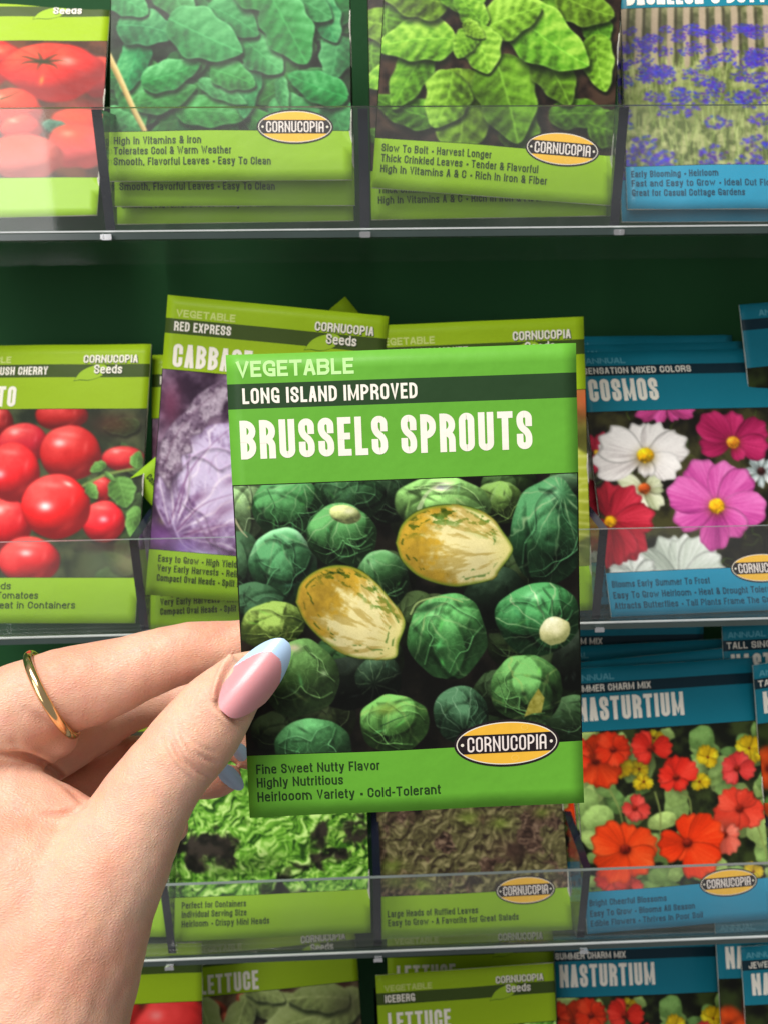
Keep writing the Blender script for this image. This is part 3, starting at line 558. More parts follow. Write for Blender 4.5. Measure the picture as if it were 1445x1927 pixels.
# ---------------------------------------------------------------- the display rack
W, H, PANEL_H, LEAN = .09, .1498, .0391, .0048
board = obj('back_wall', boxmesh('back_wall', [(-.9, 1.1, .084, .10, -.9, .5)], m_board)); tag(board, kind='structure')
def tray(row, label):
    z = -row*H; X0, X1 = -2*W, 4*W
    t = bpy.data.objects.new('seed_tray', None); COL.objects.link(t); t.location = (X0, 0, z); tag(t, label, 'tray', 'clear plastic trays on the rack')
    def part(name, me): return obj(name, me, t)
    L = X1-X0; th = .0016; n = Vector((0, -PANEL_H, -LEAN)).normalized()
    V, F = [], []
    for x in (0, L):
        for (y, zz) in ((0, 0), (-LEAN, PANEL_H), (-LEAN-th, PANEL_H), (-th, 0)): V.append((x, y, zz))
    F = [(0, 1, 2, 3), (7, 6, 5, 4), (0, 4, 5, 1), (3, 2, 6, 7), (1, 5, 6, 2), (0, 3, 7, 4)]
    pm = mesh('front_panel', V, F, [m_clear, m_rim], [0, 0, 0, 0, 1, 0]); part('front_panel', pm)
    part('tray_floor', boxmesh('tray_floor', [(0, L, .0004, .08, -.0030, -.0004)], m_clear))
    lip = part('front_lip', boxmesh('front_lip', [(0, L, -.0036, -.0002, -.0028, -.0006), (0, L, -.0036, -.0028, -.0003, .0002)], [m_lipd, m_lip_glint], [0, 1]))  # second box is the painted bright line along the lip
    for k in range(-1, 4):
        x = k*W-X0; e = .0017
        V = [(x+s*e, y, zz) for s in (-1, 1) for (y, zz) in ((.0003, 0), (-LEAN+.0003, PANEL_H-.0002), (.078, .052), (.078, 0))]
        F = [(3, 2, 1, 0), (4, 5, 6, 7), (0, 1, 5, 4), (1, 2, 6, 5), (2, 3, 7, 6), (0, 4, 7, 3)]
        d = part('divider', mesh('divider', V, F, [m_clear, m_edge], [0, 0, 1, 1, 0, 0]))
        obj('clip', boxmesh('clip', [(x-.0016, x+.0016, -.0056, -.0037, -.0032, -.0012), (x-.0020, x-.0010, -.0059, -.0056, -.0030, -.0014), (x+.0003, x+.0018, -.0059, -.0056, -.0030, -.0014)], m_chrome), d)
    return t
TL = ['clear plastic tray holding spinach packets, topmost in the photo', 'clear plastic tray behind the hand and held packet, with cabbage and cosmos packets',
      'clear plastic tray of lettuce and nasturtium packets below the held packet', 'lowest clear plastic tray, its packets only showing their tops']
for r in range(4): tray(r, TL[r])

# ---------------------------------------------------------------- lettering: a condensed stroke alphabet
GL = {'A': '.94;0,0 .40,1 .60,1 1,0|.17,.3 .83,.3', '^': '1;0,0 0,1r 1,1r 1,0|0,.42 1,.42', 'B': '1;0,0 0,1 1,1r 1,.53r 0,.53|0,.53 1,.53r 1,0r 0,0', 'C': '1;1,.68 1,1r 0,1r 0,0r 1,0r 1,.32', 'D': '1;0,0 0,1 1,1r 1,0r 0,0',
 'E': '.86;1,1 0,1 0,0 1,0|0,.51 .86,.51', 'F': '.84;1,1 0,1 0,0|0,.5 .85,.5', 'G': '1;1,.76 1,1r 0,1r 0,0r 1,0 1,.40 .58,.40', 'H': '1;0,0 0,1|1,0 1,1|0,.5 1,.5', 'I': '0;0,0 0,1', 'J': '.9;1,1 1,0r 0,0r 0,.3',
 'K': '1;0,0 0,1|1,1 .08,.42|.38,.62 1,0', 'L': '.82;0,1 0,0 1,0', 'M': '1.35;0,0 0,1|1,0 1,1|~.03,.97 .5,.12 .97,.97', 'N': '1.08;0,0 0,1|1,0 1,1|~.03,.95 .97,.05', 'O': '1;0,.5 0,1r 1,1r 1,0r 0,0r 0,.5', 'P': '1;0,0 0,1 1,1r 1,.44r 0,.44', 'R': '1;0,0 0,1 1,1r 1,.49r 0,.49|.4,.49 1,.45r 1,0',
 'S': '1;1,.72 1,1r 0,1r 0,.6r 1,.42r 1,0r 0,0r 0,.28', 'T': '1;0,1 1,1|.5,1 .5,0', 'U': '1;0,1 0,0r 1,0r 1,1', 'V': '1;0,1 .5,0 1,1', 'W': '1.5;0,1 .27,0 .5,.85 .73,0 1,1', 'X': '1;0,0 1,1|0,1 1,0', 'Y': '1;0,1 .5,.42 1,1|.5,.42 .5,0', 'Z': '.9;0,1 1,1 0,0 1,0',
 'a': '.9;0,.62 0,.72r 1,.72r 1,0|1,.38 0,.38r 0,0r 1,0r 1,.1', 'b': '.92;0,1 0,0 1,0r 1,.72r 0,.72r 0,.6', 'c': '.85;1,.57 1,.72r 0,.72r 0,0r 1,0r 1,.15', 'd': '.92;1,1 1,0 0,0r 0,.72r 1,.72r 1,.6', 'e': '.9;0,.40 1,.40 1,.72r 0,.72r 0,0r 1,0r 1,.07', 'f': '.5;1,1 .3,1r .3,0|-.1,.70 1,.70',
 'g': '.92;1,.72 1,-.28r 0,-.28r 0,-.15|1,0 0,0r 0,.72r 1,.72', 'h': '.92;0,0 0,1|0,.72 1,.72r 1,0', 'i': '0;0,0 0,.70|0,.97 0,1', 'k': '.9;0,0 0,1|1,.7 .1,.30|.4,.45 1,0', 'l': '0;0,0 0,1', 'm': '1.6;0,0 0,.72 .5,.72r .5,0|.5,.72 1,.72r 1,0', 'n': '.92;0,0 0,.72|0,.72 1,.72r 1,0',
 'o': '.92;0,.4 0,.72r 1,.72r 1,0r 0,0r 0,.4', 'p': '.92;0,-.28 0,.72 1,.72r 1,0r 0,0', 'r': '.52;0,0 0,.72|0,.6 .2,.72r 1,.72', 's': '.82;1,.60 1,.72r 0,.72r 0,.43r 1,.30r 1,0r 0,0r 0,.12', 't': '.5;-.1,.72 1,.72|.3,.95 .3,0r 1,0', 'u': '.92;0,.72 0,0r 1,0r 1,.1|1,.72 1,0', 'v': '.9;0,.72 .5,0 1,.72', 'w': '1.4;0,.72 .27,0 .5,.6 .73,0 1,.72',
 'x': '.9;0,.72 1,0|0,0 1,.72', 'y': '.9;0,.72 .5,0|1,.72 .4,-.28 .1,-.28', 'z': '.85;0,.72 1,.72 0,0 1,0', 'j': '.4;1,.72 1,-.28r 0,-.28|1,.97 1,1', 'q': '.92;1,-.28 1,.72 0,.72r 0,0r 1,0', '&': '1.05;1,0 .12,.72 .12,1r .78,1r .78,.68 0,.32r 0,0r .8,0r 1,.42', '-': '.5;0,.38 1,.38', ',': '0;0,.02 0,-.1', "'": '0;0,.82 0,1', '.': '0;0,0 0,.02', '\u2022': '0;0,.33 0,.335'}
def rounded(pts, rad):
    out = []
    for i, (p, r) in enumerate(pts):
        p = np.array(p)
        if not r or i in (0, len(pts)-1): out.append(p); continue
        a = np.array(pts[i-1][0]); b = np.array(pts[i+1][0]); da, db = np.linalg.norm(a-p), np.linalg.norm(b-p)
        fa = .5 if pts[i-1][1] else .98; fb = .5 if pts[i+1][1] else .98
        q = min(rad, da*fa, db*fb)
        if q < 1e-6: out.append(p); continue
        A = p+(a-p)/da*q; B = p+(b-p)/db*q
        for t in np.linspace(0, 1, 7): # a rounder corner than a parabola
            k = .5523; c1 = A+(p-A)*k; c2 = B+(p-B)*k
            out.append((1-t)**3*A+3*t*(1-t)**2*c1+3*t*t*(1-t)*c2+t**3*B)
    return out
def text2d(s, h, wb, t, gap, width=None):
    """quads (list of 4 points) for a line of text; h cap height, wb glyph width, t stroke"""
    adv = 0; items = []
    def run(kx):
        x = 0; it = []
        for ch in s:
            if ch == ' ': x += wb*.62*kx; continue
            g = GL[ch]; f, st = g.split(';'); f = float(f); w = t if f == 0 else wb*f*kx
            if ch == '\u2022': x += gap*.6*kx
            it.append((x, max(w, t), st, f, ch)); x += max(w, t)+gap*kx
            if ch == '\u2022': x += gap*.6*kx
        return x-gap*kx, it
    kx = 1; tot, items = run(1)
    if width:
        for _ in range(8): kx *= (width/tot); tot, items = run(kx)
    Q = []; lay = 0
    t0 = t
    for x, w, st, f, ch in items:
        t = t0*(1.55 if ch == '\u2022' else 1)
        for stroke in st.split('|'):
            pts = []; t = t0*(1.55 if ch == '\u2022' else .72 if stroke[0] == '~' else 1); stroke = stroke.lstrip('~')
            for tok in stroke.split():
                r = tok.endswith('r'); a, b = tok.rstrip('r').split(',')
                pts.append(((x+t/2+float(a)*(w-t), t/2+float(b)*(h-t)), r))
            P = rounded(pts, max(w*.5, t*.8)); P = [np.array(p) for p in P]
            closed = np.linalg.norm(P[0]-P[-1]) < 1e-7
            if not closed:
                d = P[1]-P[0]; d /= np.linalg.norm(d)+1e-12; e = P[-1]-P[-2]; e /= np.linalg.norm(e)+1e-12
                P[0] = P[0]-d*t*.5; P[-1] = P[-1]+e*t*.5
            n = len(P); Lp, Rp = [], []
            for i in range(n):
                if closed: a = P[i-1] if i > 0 else P[-2]; b = P[i+1] if i < n-1 else P[1]
                else: a = P[max(0, i-1)]; b = P[min(n-1, i+1)]
                d1 = P[i]-a; d2 = b-P[i]
                if np.linalg.norm(d1) < 1e-9: d1 = d2
                if np.linalg.norm(d2) < 1e-9: d2 = d1
                d1 = d1/np.linalg.norm(d1); d2 = d2/np.linalg.norm(d2); m = d1+d2
                m = d1 if np.linalg.norm(m) < 1e-6 else m/np.linalg.norm(m)
                nn = np.array([-m[1], m[0]]); c = max(.55, abs(m @ d1)); o = nn*t*.5/c; Lp.append(P[i]+o); Rp.append(P[i]-o)
            for i in range(n-1): Q.append((Rp[i], Rp[i+1], Lp[i+1], Lp[i], lay))
            lay = (lay+1) % 6
    return Q, tot

# ---------------------------------------------------------------- seed packets
PW, PH = .0866, .1181
class Shape:
    def __init__(s, bulge=.0011, bend=0, curl=0, wr=.6): s.b, s.bend, s.curl, s.wr = bulge, bend, curl, wr
    def __call__(s, u, v, off=0):
        u = np.asarray(u, float); v = np.asarray(v, float); a = 2*u-1; c = 2*v-1
        z = s.b*(1-a*a)*(1-c*c)+s.wr*(.00022*np.exp(-((u-.955-.02*np.sin(4*v))/.014)**2)*np.clip(1-v*2.6, 0, 1)-.00012*np.exp(-((v-.945-.03*u)/.012)**2)*np.clip(u*2-.7, 0, 1)+.0003*np.sin(3.1*u+1.3*v+.6)*np.sin(4.3*v-1.7*u))+s.bend*(1-a*a)+s.curl*np.clip(c, 0, 1)**2*(.4+.6*u)+.00025*np.sin(9*u+5*v)*np.sin(11*v-4*u)
        return np.stack([a*PW/2, -c*PH/2, z+off+0*a], -1)
SH = Shape(); SH_HERO = Shape(.0010, 0, .0006, 1.2)
def lettering(name, parent, sh, specs, off=.00012):
    """specs: (string, u0, u1, v_top, v_bottom, stroke ratio, colour, wide)"""
    V, F, I, mats = [], [], [], []
    for sp in specs:
        s, u0, u1, v0, v1, tr, col = sp[:7]; wide = sp[7] if len(sp) > 7 else .44; slope = sp[8] if len(sp) > 8 else 0
        h = (v1-v0)*PH; Q, tot = text2d(s, h, h*wide, h*tr, h*(.115 if v1-v0 > .04 else .10), (u1-u0)*PW)
        m = ink_of(col)
        if m not in mats: mats.append(m)
        for q in Q:
            n = len(V)
            for p in q[:4]: V.append(sh(u0+p[0]/PW, v1-p[1]/PH, off+q[4]*.000002))
            F.append((n, n+1, n+2, n+3)); I.append(mats.index(m))
    return obj(name, mesh(name, V, F, mats, I), parent)
def flat(name, parent, sh, loops, mats, off):
    """filled outlines in (u, v) laid on the packet"""
    V, F, I = [], [], []
    for k, (lp, mi, o) in enumerate(loops):
        lp = np.array(lp, float); c = lp.mean(0); n = len(V); N = len(lp); K = 7
        V.append(sh(c[0], c[1], off+o))
        for q in range(1, K+1): V += [sh(*(c+(p-c)*q/K), off+o) for p in lp]
        for i in range(N):
            j = (i+1) % N; F.append((n, n+1+j, n+1+i)); I.append(mi)
            for q in range(K-1): b = n+1+q*N; F.append((b+i, b+j, b+N+j, b+N+i)); I.append(mi)
    me = mesh(name, V, F, mats, I); return obj(name, me, parent)
def ellipse(cu, cv, rx, ry, n=56): return [(cu+rx/PW*math.cos(t), cv+ry/PH*math.sin(t)) for t in np.linspace(0, 2*math.pi, n, endpoint=False)]
def annulus(V, F, I, sh, cu, cv, r0, r1, mi, off, n=64):
    b = len(V)
    for t in np.linspace(0, 2*math.pi, n, endpoint=False):
        for r in (r0, r1): V.append(sh(cu+r[0]/PW*math.cos(t), cv+r[1]/PH*math.sin(t), off))
    for i in range(n):
        j = (i+1) % n; F.append((b+2*i, b+2*i+1, b+2*j+1, b+2*j)); I.append(mi)
CREAM = (240, 234, 222)
def badge(parent, sh, cu=.77, cv=.850, rx=.0137, ry=.0063):
    mb, mw, my, myl = ink_of((36, 28, 32)), ink_of((235, 228, 214)), ink_of((238, 184, 62)), ink_of((242, 193, 80))
    loops = [(ellipse(cu, cv, rx, ry), 0, 0), (ellipse(cu, cv, rx*.955, ry*.90), 1, .000012), (ellipse(cu, cv, rx*.935, ry*.86), 2, .000024)]
    b = flat('oval_badge', parent, sh, loops, [mb, mw, my], .00028)
    for (x, y, r) in ((.30*.6, -.0040, .0010), (.08, .0040, .0011)):
        V, F, I = [], [], []; annulus(V, F, I, sh, cu+x*.3, cv+y/PH, (r, r*.8), (r*.72, r*.55), 0, .00032, 28)
        obj('spiral_mark', mesh('spiral_mark', V, F, [myl], I), b)
    hb = .46; pts = []
    rxx, ryy = rx*.935, ry*.86; ex = math.sqrt(1-hb*hb); a0 = math.asin(hb)
    arc = [(cu+rxx*math.cos(t)/PW, cv+ryy*math.sin(t)/PH) for t in np.linspace(-a0, a0, 9)]+[(cu-rxx*math.cos(t)/PW, cv+ryy*math.sin(t)/PH) for t in np.linspace(a0, -a0, 9)]
    e_ = lambda p, q: [tuple(np.array(p)*(1-t)+np.array(q)*t) for t in np.linspace(0, 1, 12)[1:-1]]; arc = arc[:9]+e_(arc[8], arc[9])+arc[9:]+e_(arc[-1], arc[0])
    flat('badge_band', b, sh, [(arc, 0, 0)], [mb], .00033)
    hh = ryy*hb*.80/PH
    lettering('badge_lettering', b, sh, [('CORNUCOPI^', cu-rxx*.80/PW, cu+rxx*.80/PW, cv-hh, cv+hh, .115, (238, 226, 220), .40)], .00035)
    for s_ in (-1, 1): flat('badge_dot', b, sh, [(ellipse(cu+s_*rxx*.90/PW, cv, .00042, .00042, 12), 0, 0)], [mw], .00035)
    return b
def seeds_logo(parent, sh, leafcol):
    dk = (44, 62, 26)
    s0 = [('CORNUCOPI', .672, .905, .040, .070, .17, CREAM, .5), ('A', .907, .938, .040, .070, .17, CREAM, .5)]
    ml = ink_of(leafcol); md = ink_of((70, 100, 26))
    P = smooth([(.632, .137), (.66, .105), (.705, .085), (.76, .076), (.79, .088), (.765, .118), (.71, .134), (.66, .133)], 5)
    lf = flat('leaf_emblem', parent, sh, [([(p[0]-.004, p[1]+.003) for p in P], 1, 0), (list(map(tuple, P)), 0, .00001)], [ml, md], .00023)
    o = lettering('brand_lettering_shadow', lf, sh, [('CORNUCOPIA', .672, .942, .043, .073, .26, dk, .5), ('Seeds', .728, .868, .080, .114, .28, dk, .5)], .00025)
    return lettering('brand_lettering', parent, sh, [('CORNUCOPIA', .670, .938, .040, .070, .17, CREAM, .5), ('Seeds', .725, .863, .077, .110, .15, CREAM, .5)], .00027)
KINDS = {}
GY = dict(top=(148, 180, 24), dark=(62, 80, 30), cat=(196, 210, 120), foot=(140, 182, 34), txt=(42, 62, 28), A=.075, B=.125, C=.245, D=.845, word='VEGETABLE')
BL = dict(top=(20, 118, 140), dark=(18, 46, 58), cat=(96, 168, 186), foot=(34, 140, 176), txt=(20, 62, 86), A=.058, B=.100, C=.245, D=.845, word='ANNUAL')
HG = dict(top=(98, 166, 54), dark=(40, 66, 38), cat=(192, 236, 160), foot=(100, 168, 52), txt=(36, 62, 28), A=.061, B=.1135, C=.274, D=.860, word='VEGETABLE')
def make_packet(kind, st, sh, pic, title, variety, foot, logo=True, has_badge=True, footer_v=None, label='', cat_u=None, title_v=None, badge_at=(.77, .850), loc_name='seed_packet'):
    root = bpy.data.objects.new(loc_name, None); COL.objects.link(root)
    tag(root, None, 'seed packet')
    # the paper pouch: printed front, plain back
    us = np.linspace(0, 1, 25); vs = np.unique(np.round(np.concatenate([np.linspace(0, 1, 29), [st['A'], st['B'], st['C'], st['D'], st['C']-.0022, st['D']+.0016]]), 5))
    nx, ny = len(us), len(vs); U, Vv = np.meshgrid(us, vs)
    rs = np.random.RandomState(len(kind)); jit = np.zeros_like(U)
    fr = sh(U, Vv, .0002 if st is not HG else .00023).reshape(-1, 3); bk = sh(U, Vv, 0).reshape(-1, 3); bk[:, 2] = -bk[:, 2]*.6-(.0002 if st is not HG else .0006)
    Vt = np.concatenate([fr, bk]); Fq = []; I = []
    mats = [ink_of(st['top']), ink_of(st['dark']), ink_of((26, 30, 20)), ink_of(st['foot']), m_paper]
    for j in range(ny-1):
        vm = (vs[j]+vs[j+1])/2
        k = 0 if vm < st['A'] else 1 if vm < st['B'] else 0 if vm < st['C']-.0022 else 2 if vm < st['D']+.0016 else 3
        for i in range(nx-1):
            a = j*nx+i; Fq.append((a, a+nx, a+nx+1, a+1)); I.append(k); b = a+nx*ny; Fq.append((b, b+1, b+nx+1, b+nx)); I.append(4)
    o_ = nx*ny
    for i in range(nx-1):
        for a, b in ((i, i+1), ((ny-1)*nx+i+1, (ny-1)*nx+i)): Fq.append((a, b, b+o_, a+o_)); I.append(4)
    for j in range(ny-1):
        for a, b in (((j+1)*nx, j*nx), (j*nx+nx-1, (j+1)*nx+nx-1)): Fq.append((a, b, b+o_, a+o_)); I.append(4)
    obj('envelope', mesh('envelope', Vt, Fq, mats, I, True), root)
    A = pic; U, Vv = np.meshgrid(np.linspace(.0035, .9965, A.nx), np.linspace(st['C'], st['D'], A.ny))
    obj('picture', mesh('picture', sh(U, Vv, .00023 if st is not HG else .00026).reshape(-1, 3), grid_faces(A.nx, A.ny), m_print, None, True, A.out()), root)
    cu = cat_u or ((.045, .31) if st['word'] == 'VEGETABLE' else (.03, .238))
    cv = (.014, .0475) if st is HG else (.044, .069) if st is GY else (.026, .049)
    if kind != 'plain':
        lettering('category_lettering', root, sh, [(st['word'], cu[0], cu[1], cv[0], cv[1], .20, st['cat'], .80)], .00028)
        if variety: lettering('variety_lettering', root, sh, [(s, a, b, st['A']+(st['B']-st['A'])*.18, st['B']-(st['B']-st['A'])*.20, .165, CREAM, .44) for s, a, b in variety], .00028)
        if title: lettering('title_lettering', root, sh, [(title[0], title[1], title[2], *(title_v or ((.1375, .2185) if st is HG else (.158, .234) if st is GY else (.113, .203))), .17 if st is not HG else .172, CREAM, .46)], .00028)
    if foot:
        fv = footer_v or ([(.8815, .9030), (.9115, .9330), (.9430, .9650)] if st is HG else [(.862, .886), (.894, .918), (.927, .951)] if st is GY else [(.875, .899), (.914, .938), (.951, .974)])
        lettering('footer_lettering', root, sh, [(s, a, b, *fv[i], .165, st['txt'], .50) for i, (s, a, b) in enumerate(foot)], .00028)
    if logo and st is GY: seeds_logo(root, sh, (150, 184, 40))
    if has_badge: badge(root, sh, *badge_at)
    KINDS[kind] = root; return root
def matrix(pose):
    x, y, z, lean, yaw, roll = pose; lean, yaw, roll = map(math.radians, (lean, yaw, roll))
    c, s = math.cos(roll), math.sin(roll); r = np.array([c, 0, -s]); d = np.array([-s, 0, -c])
    cl, sl = math.cos(lean), math.sin(lean); Lm = np.array([[1, 0, 0], [0, cl, sl], [0, -sl, cl]])
    cy, sy = math.cos(yaw), math.sin(yaw); Ym = np.array([[cy, -sy, 0], [sy, cy, 0], [0, 0, 1]])
    r = Ym @ Lm @ r; up = -(Ym @ Lm @ d); n = np.cross(r, up)
    m = Matrix.Identity(4)
    for i in range(3): m[i][0], m[i][1], m[i][2], m[i][3] = r[i], up[i], n[i], (x, y, z)[i]
    return m
def put(root, pose): root.matrix_world = matrix(pose); root.rotation_mode = 'XYZ'
def copy_tree(o, parent=None):
    c = o.copy(); COL.objects.link(c)
    if parent is not None: c.parent = parent; c.matrix_parent_inverse = o.matrix_parent_inverse
    for ch in o.children: copy_tree(ch, c)
    return c
POSE = {
'spin1': [0.0431, 0.021, 0.0746, 15.99, -0.89, 0.27],
 'spin2': [0.0433, 0.0199, 0.0671, 14.39, 0.69, 0.13],
 'spin3': [0.0417, 0.0256, 0.0614, 16.36, 1.63, -0.64],
 'sav1': [0.1409, 0.0179, 0.069, 13.12, 0.11, 4.76],
 'sav2': [0.136, 0.0225, 0.0625, 13.54, -1.62, -0.22],
 'tomtop': [-0.0587, 0.0581, 0.0603, 30.88, 1.45, -1.24],
 'bach': [0.2361, 0.035, 0.0617, 24.13, -5.21, 1.2],
 'bach2': [0.2298, 0.026, 0.0645, 12.0, -0.0, -2.23],
 'tom2': [-0.0462, 0.0288, -0.0929, 22.77, -2.96, 0.41],
 'cab1': [0.0498, 0.0137, -0.0825, 9.81, 1.07, 6.24],
 'cabback': [0.0422, 0.0318, -0.0973, 22.99, 1.77, -0.57],
 'cabrot': [0.0636, 0.0332, -0.0903, 7.84, 4.66, 51.3],
 'cop': [0.1349, 0.0135, -0.0898, 9.69, -0.63, -1.6],
 'cos1': [0.2296, 0.032, -0.0973, 26.78, 1.74, -0.46],
 'cos2': [0.2173, 0.052, -0.0935, 20.0, 0.0, 0.4],
 'cos3': [0.2204, 0.044, -0.0962, 22.0, 0.0, -0.34],
 'tall2': [0.3054, 0.0488, -0.0793, 13.83, 2.68, -4.03],
 'nas1': [0.2253, 0.0205, -0.2425, 15.84, 1.26, -1.47],
 'nas2': [0.2168, 0.034, -0.2379, 15.0, -0.0, -1.41],
 'nas3': [0.206, 0.042, -0.2291, 12.0, -0.0, 0.48],
 'nas4': [0.2252, 0.028, -0.2407, 12.0, 0.0, -4.14],
 'mini': [0.0432, 0.0253, -0.2412, 21.59, -0.3, -0.67],
 'redl': [0.1339, 0.0283, -0.2473, 19.8, -1.67, -1.83],
 'r3c3b': [0.2981, 0.0304, -0.2273, 11.89, -0.19, -1.51],
 'r3c3f': [0.3123, 0.0245, -0.2357, 1.23, -1.19, -8.27],
 'jer': [0.039, 0.0376, -0.3956, 24.0, -0.97, -4.03],
 'veg4': [-0.0388, 0.0191, -0.378, 10.43, 1.34, 1.34],
 'ice1': [0.1343, 0.0147, -0.3953, 10.51, -0.31, -2.15],
 'ice2': [0.1385, 0.0367, -0.3937, 16.93, 0.2, 0.18],
 'nas5': [0.2233, 0.0264, -0.3965, 21.55, 1.8, 1.65],
 'jew1': [0.3164, 0.0179, -0.3927, 13.82, -0.3, -1.91],
 'jew2': [0.3037, 0.0219, -0.3821, 16.52, 0.93, -0.1],
 'hero': [0.0982, -0.1042, -0.0996, 7.91, -0.47, -1.11],
 'r3l': [-0.0462, 0.0300, -0.2420, 20.0, -2.0, 0.4]
}
POSE['spin2'][1] += .003; POSE['spin3'][1] += .003
b_ = POSE['bach']; POSE['bach2'] = [b_[0]+.0005, b_[1]+.007, b_[2]-.0035, b_[3], b_[4], b_[5]]
def quad(name, st=GY):
    m = np.array(matrix(POSE[name])); q = []
    for u, v in ((0, st['C']), (1, st['C']), (1, st['D']), (0, st['D'])):
        p = m[:3, :3] @ np.array([(2*u-1)*PW/2, -(2*v-1)*PH/2, 0])+m[:3, 3]; q.append(project(p))
    return q
D = '\u2022'
make_packet('brussels', HG, SH_HERO, art_sprouts(quad('hero', HG)), ('BRUSSELS SPROUTS', .03, .868), [('LONG ISLAND IMPROVED', .042, .54)],
            [('Fine Sweet Nutty Flavor', .026, .392), ('Highly Nutritious', .026, .282), ('Heirlooom Variety '+D+' Cold-Tolerant', .026, .570)], logo=False, cat_u=(.028, .362), badge_at=(.772, .8575))
make_packet('spinach', GY, SH, art_spinach(quad('spin1')), ('SPINACH', .04, .4), [],
            [('High In Vitamins & Iron', .02, .38), ('Tolerates Cool & Warm Weather', .02, .503), ('Smooth, Flavorful Leaves '+D+' Easy To Clean', .02, .665)], badge_at=(.766, .835))
make_packet('savoy', GY, SH, art_savoy(quad('sav1')), ('SPINACH', .04, .4), [],
            [('Slow To Bolt '+D+' Harvest Longer', .03, .487), ('Thick Crinkled Leaves '+D+' Tender & Flavorful', .03, .688), ('High In Vitamins A & C '+D+' Rich In Iron & Fiber', .03, .728)], badge_at=(.785, .838))
make_packet('beef', GY, SH, art_beef(quad('tomtop')), None, [], None, has_badge=False)
make_packet('bachelor', BL, SH, art_bach(quad('bach', BL)), ("BACHELOR'S BUTTONS", -.0 + .03, .80), [],
            [('Early Blooming '+D+' Heirloom', .022, .395), ('Fast and Easy to Grow '+D+' Ideal Cut Flower', .022, .675), ('Great for Casual Cottage Gardens', .022, .505)], has_badge=False, title_v=(.155, .232), footer_v=[(.862, .886), (.896, .920), (.930, .954)])
make_packet('cherry', GY, SH, art_cherry(quad('tom2')), ('TOMATO', .04, .352), [('BUSH CHERRY', .235, .498)],
            [('and Salads', .17, .41), ('Cherry Tomatoes', .205, .54), ('Variety '+D+' Great in Containers', .125, .715)], has_badge=False)
make_packet('redcab', GY, SH, art_red(quad('cab1')), ('CABBAGE', .045, .40), [('RED EXPRESS', .04, .295)],
            [('Easy to Grow '+D+' High Yields', .045, .42), ('Very Early Harvests '+D+' Reliable', .045, .47), ('Compact Oval Heads '+D+' Split Resistant', .045, .53)], has_badge=False)
make_packet('greencab', GY, SH, art_green(quad('cop')), ('CABBAGE', .045, .40), [('COPENHAGEN MARKET', .035, .46)], None)
make_packet('cosmos', BL, SH, art_cosmos(quad('cos1', BL)), ('COSMOS', .026, .385), [('SENSATION MIXED COLORS', .008, .575)],
            [('Blooms Early Summer To Frost', .022, .50), ('Easy To Grow Heirloom '+D+' Heat & Drought Tolerant', .022, .83), ('Attracts Butterflies '+D+' Tall Plants Frame The Garden', .022, .86)])
make_packet('nasturtium', BL, SH, art_nasturtium(quad('nas1', BL)), ('NASTURTIUM', .027, .600), [('SUMMER CHARM MIX', .006, .43)],
            [('Bright Cheerful Blossoms', .022, .43), ('Easy To Grow '+D+' Blooms All Season', .022, .58), ('Edible Flowers '+D+' Thrives In Poor Soil', .022, .62)])
make_packet('mini', GY, SH, art_mini(quad('mini')), None, [], [('Perfect for Containers', .035, .365), ('Individual Serving Size', .035, .367), ('Heirloom '+D+' Crispy Mini Heads', .035, .482)], has_badge=False)
make_packet('redlet', GY, SH, art_redl(quad('redl')), None, [], [('Large Heads of Ruffled Leaves', .035, .51), ('Easy to Grow '+D+' A Favorite for Great Salads', .035, .722)], footer_v=[(.897, .922), (.930, .955)], badge_at=(.767, .846))
make_packet('romaine', GY, SH, art_romaine(quad('jer')), ('LETTUCE', .05, .40), [('JERICHO ROMAINE', .04, .40)], None, has_badge=False)
make_packet('iceberg', GY, SH, art_mini(quad('ice1')), ('LETTUCE', .055, .405), [('ICEBERG', .045, .21)], None, has_badge=False)
make_packet('plain', GY, SH, art_tomred(quad('veg4')), None, [], None, logo=False, has_badge=False)
make_packet('tallnas', BL, SH, art_orange(quad('r3c3f', BL)), ('NASTURTIUM', .04, .60), [('TALL SINGLE MIX', .02, .42)], None, has_badge=False)
make_packet('jewelnas', BL, SH, art_orange(quad('jew1', BL)), ('NASTURTIUM', .05, .62), [('JEWEL MIXED COLORS', .04, .50)], None, has_badge=False)
make_packet('tallsingle', BL, SH, art_orange(quad('tall2', BL)), None, [('TALL SINGLE MIX', .20, .60)], None, has_badge=False, cat_u=(.10, .30))
G = 'seed packets standing in the plastic trays'
used = set()
def place(kind, name, label):
    root = KINDS[kind] if kind not in used else copy_tree(KINDS[kind]); used.add(kind)
    put(root, POSE[name]); root['label'] = label; root['category'] = 'seed packet'
    if kind != 'brussels': root['group'] = G
    return root
place('brussels', 'hero', 'bright green Brussels sprouts seed packet held between thumb and finger')
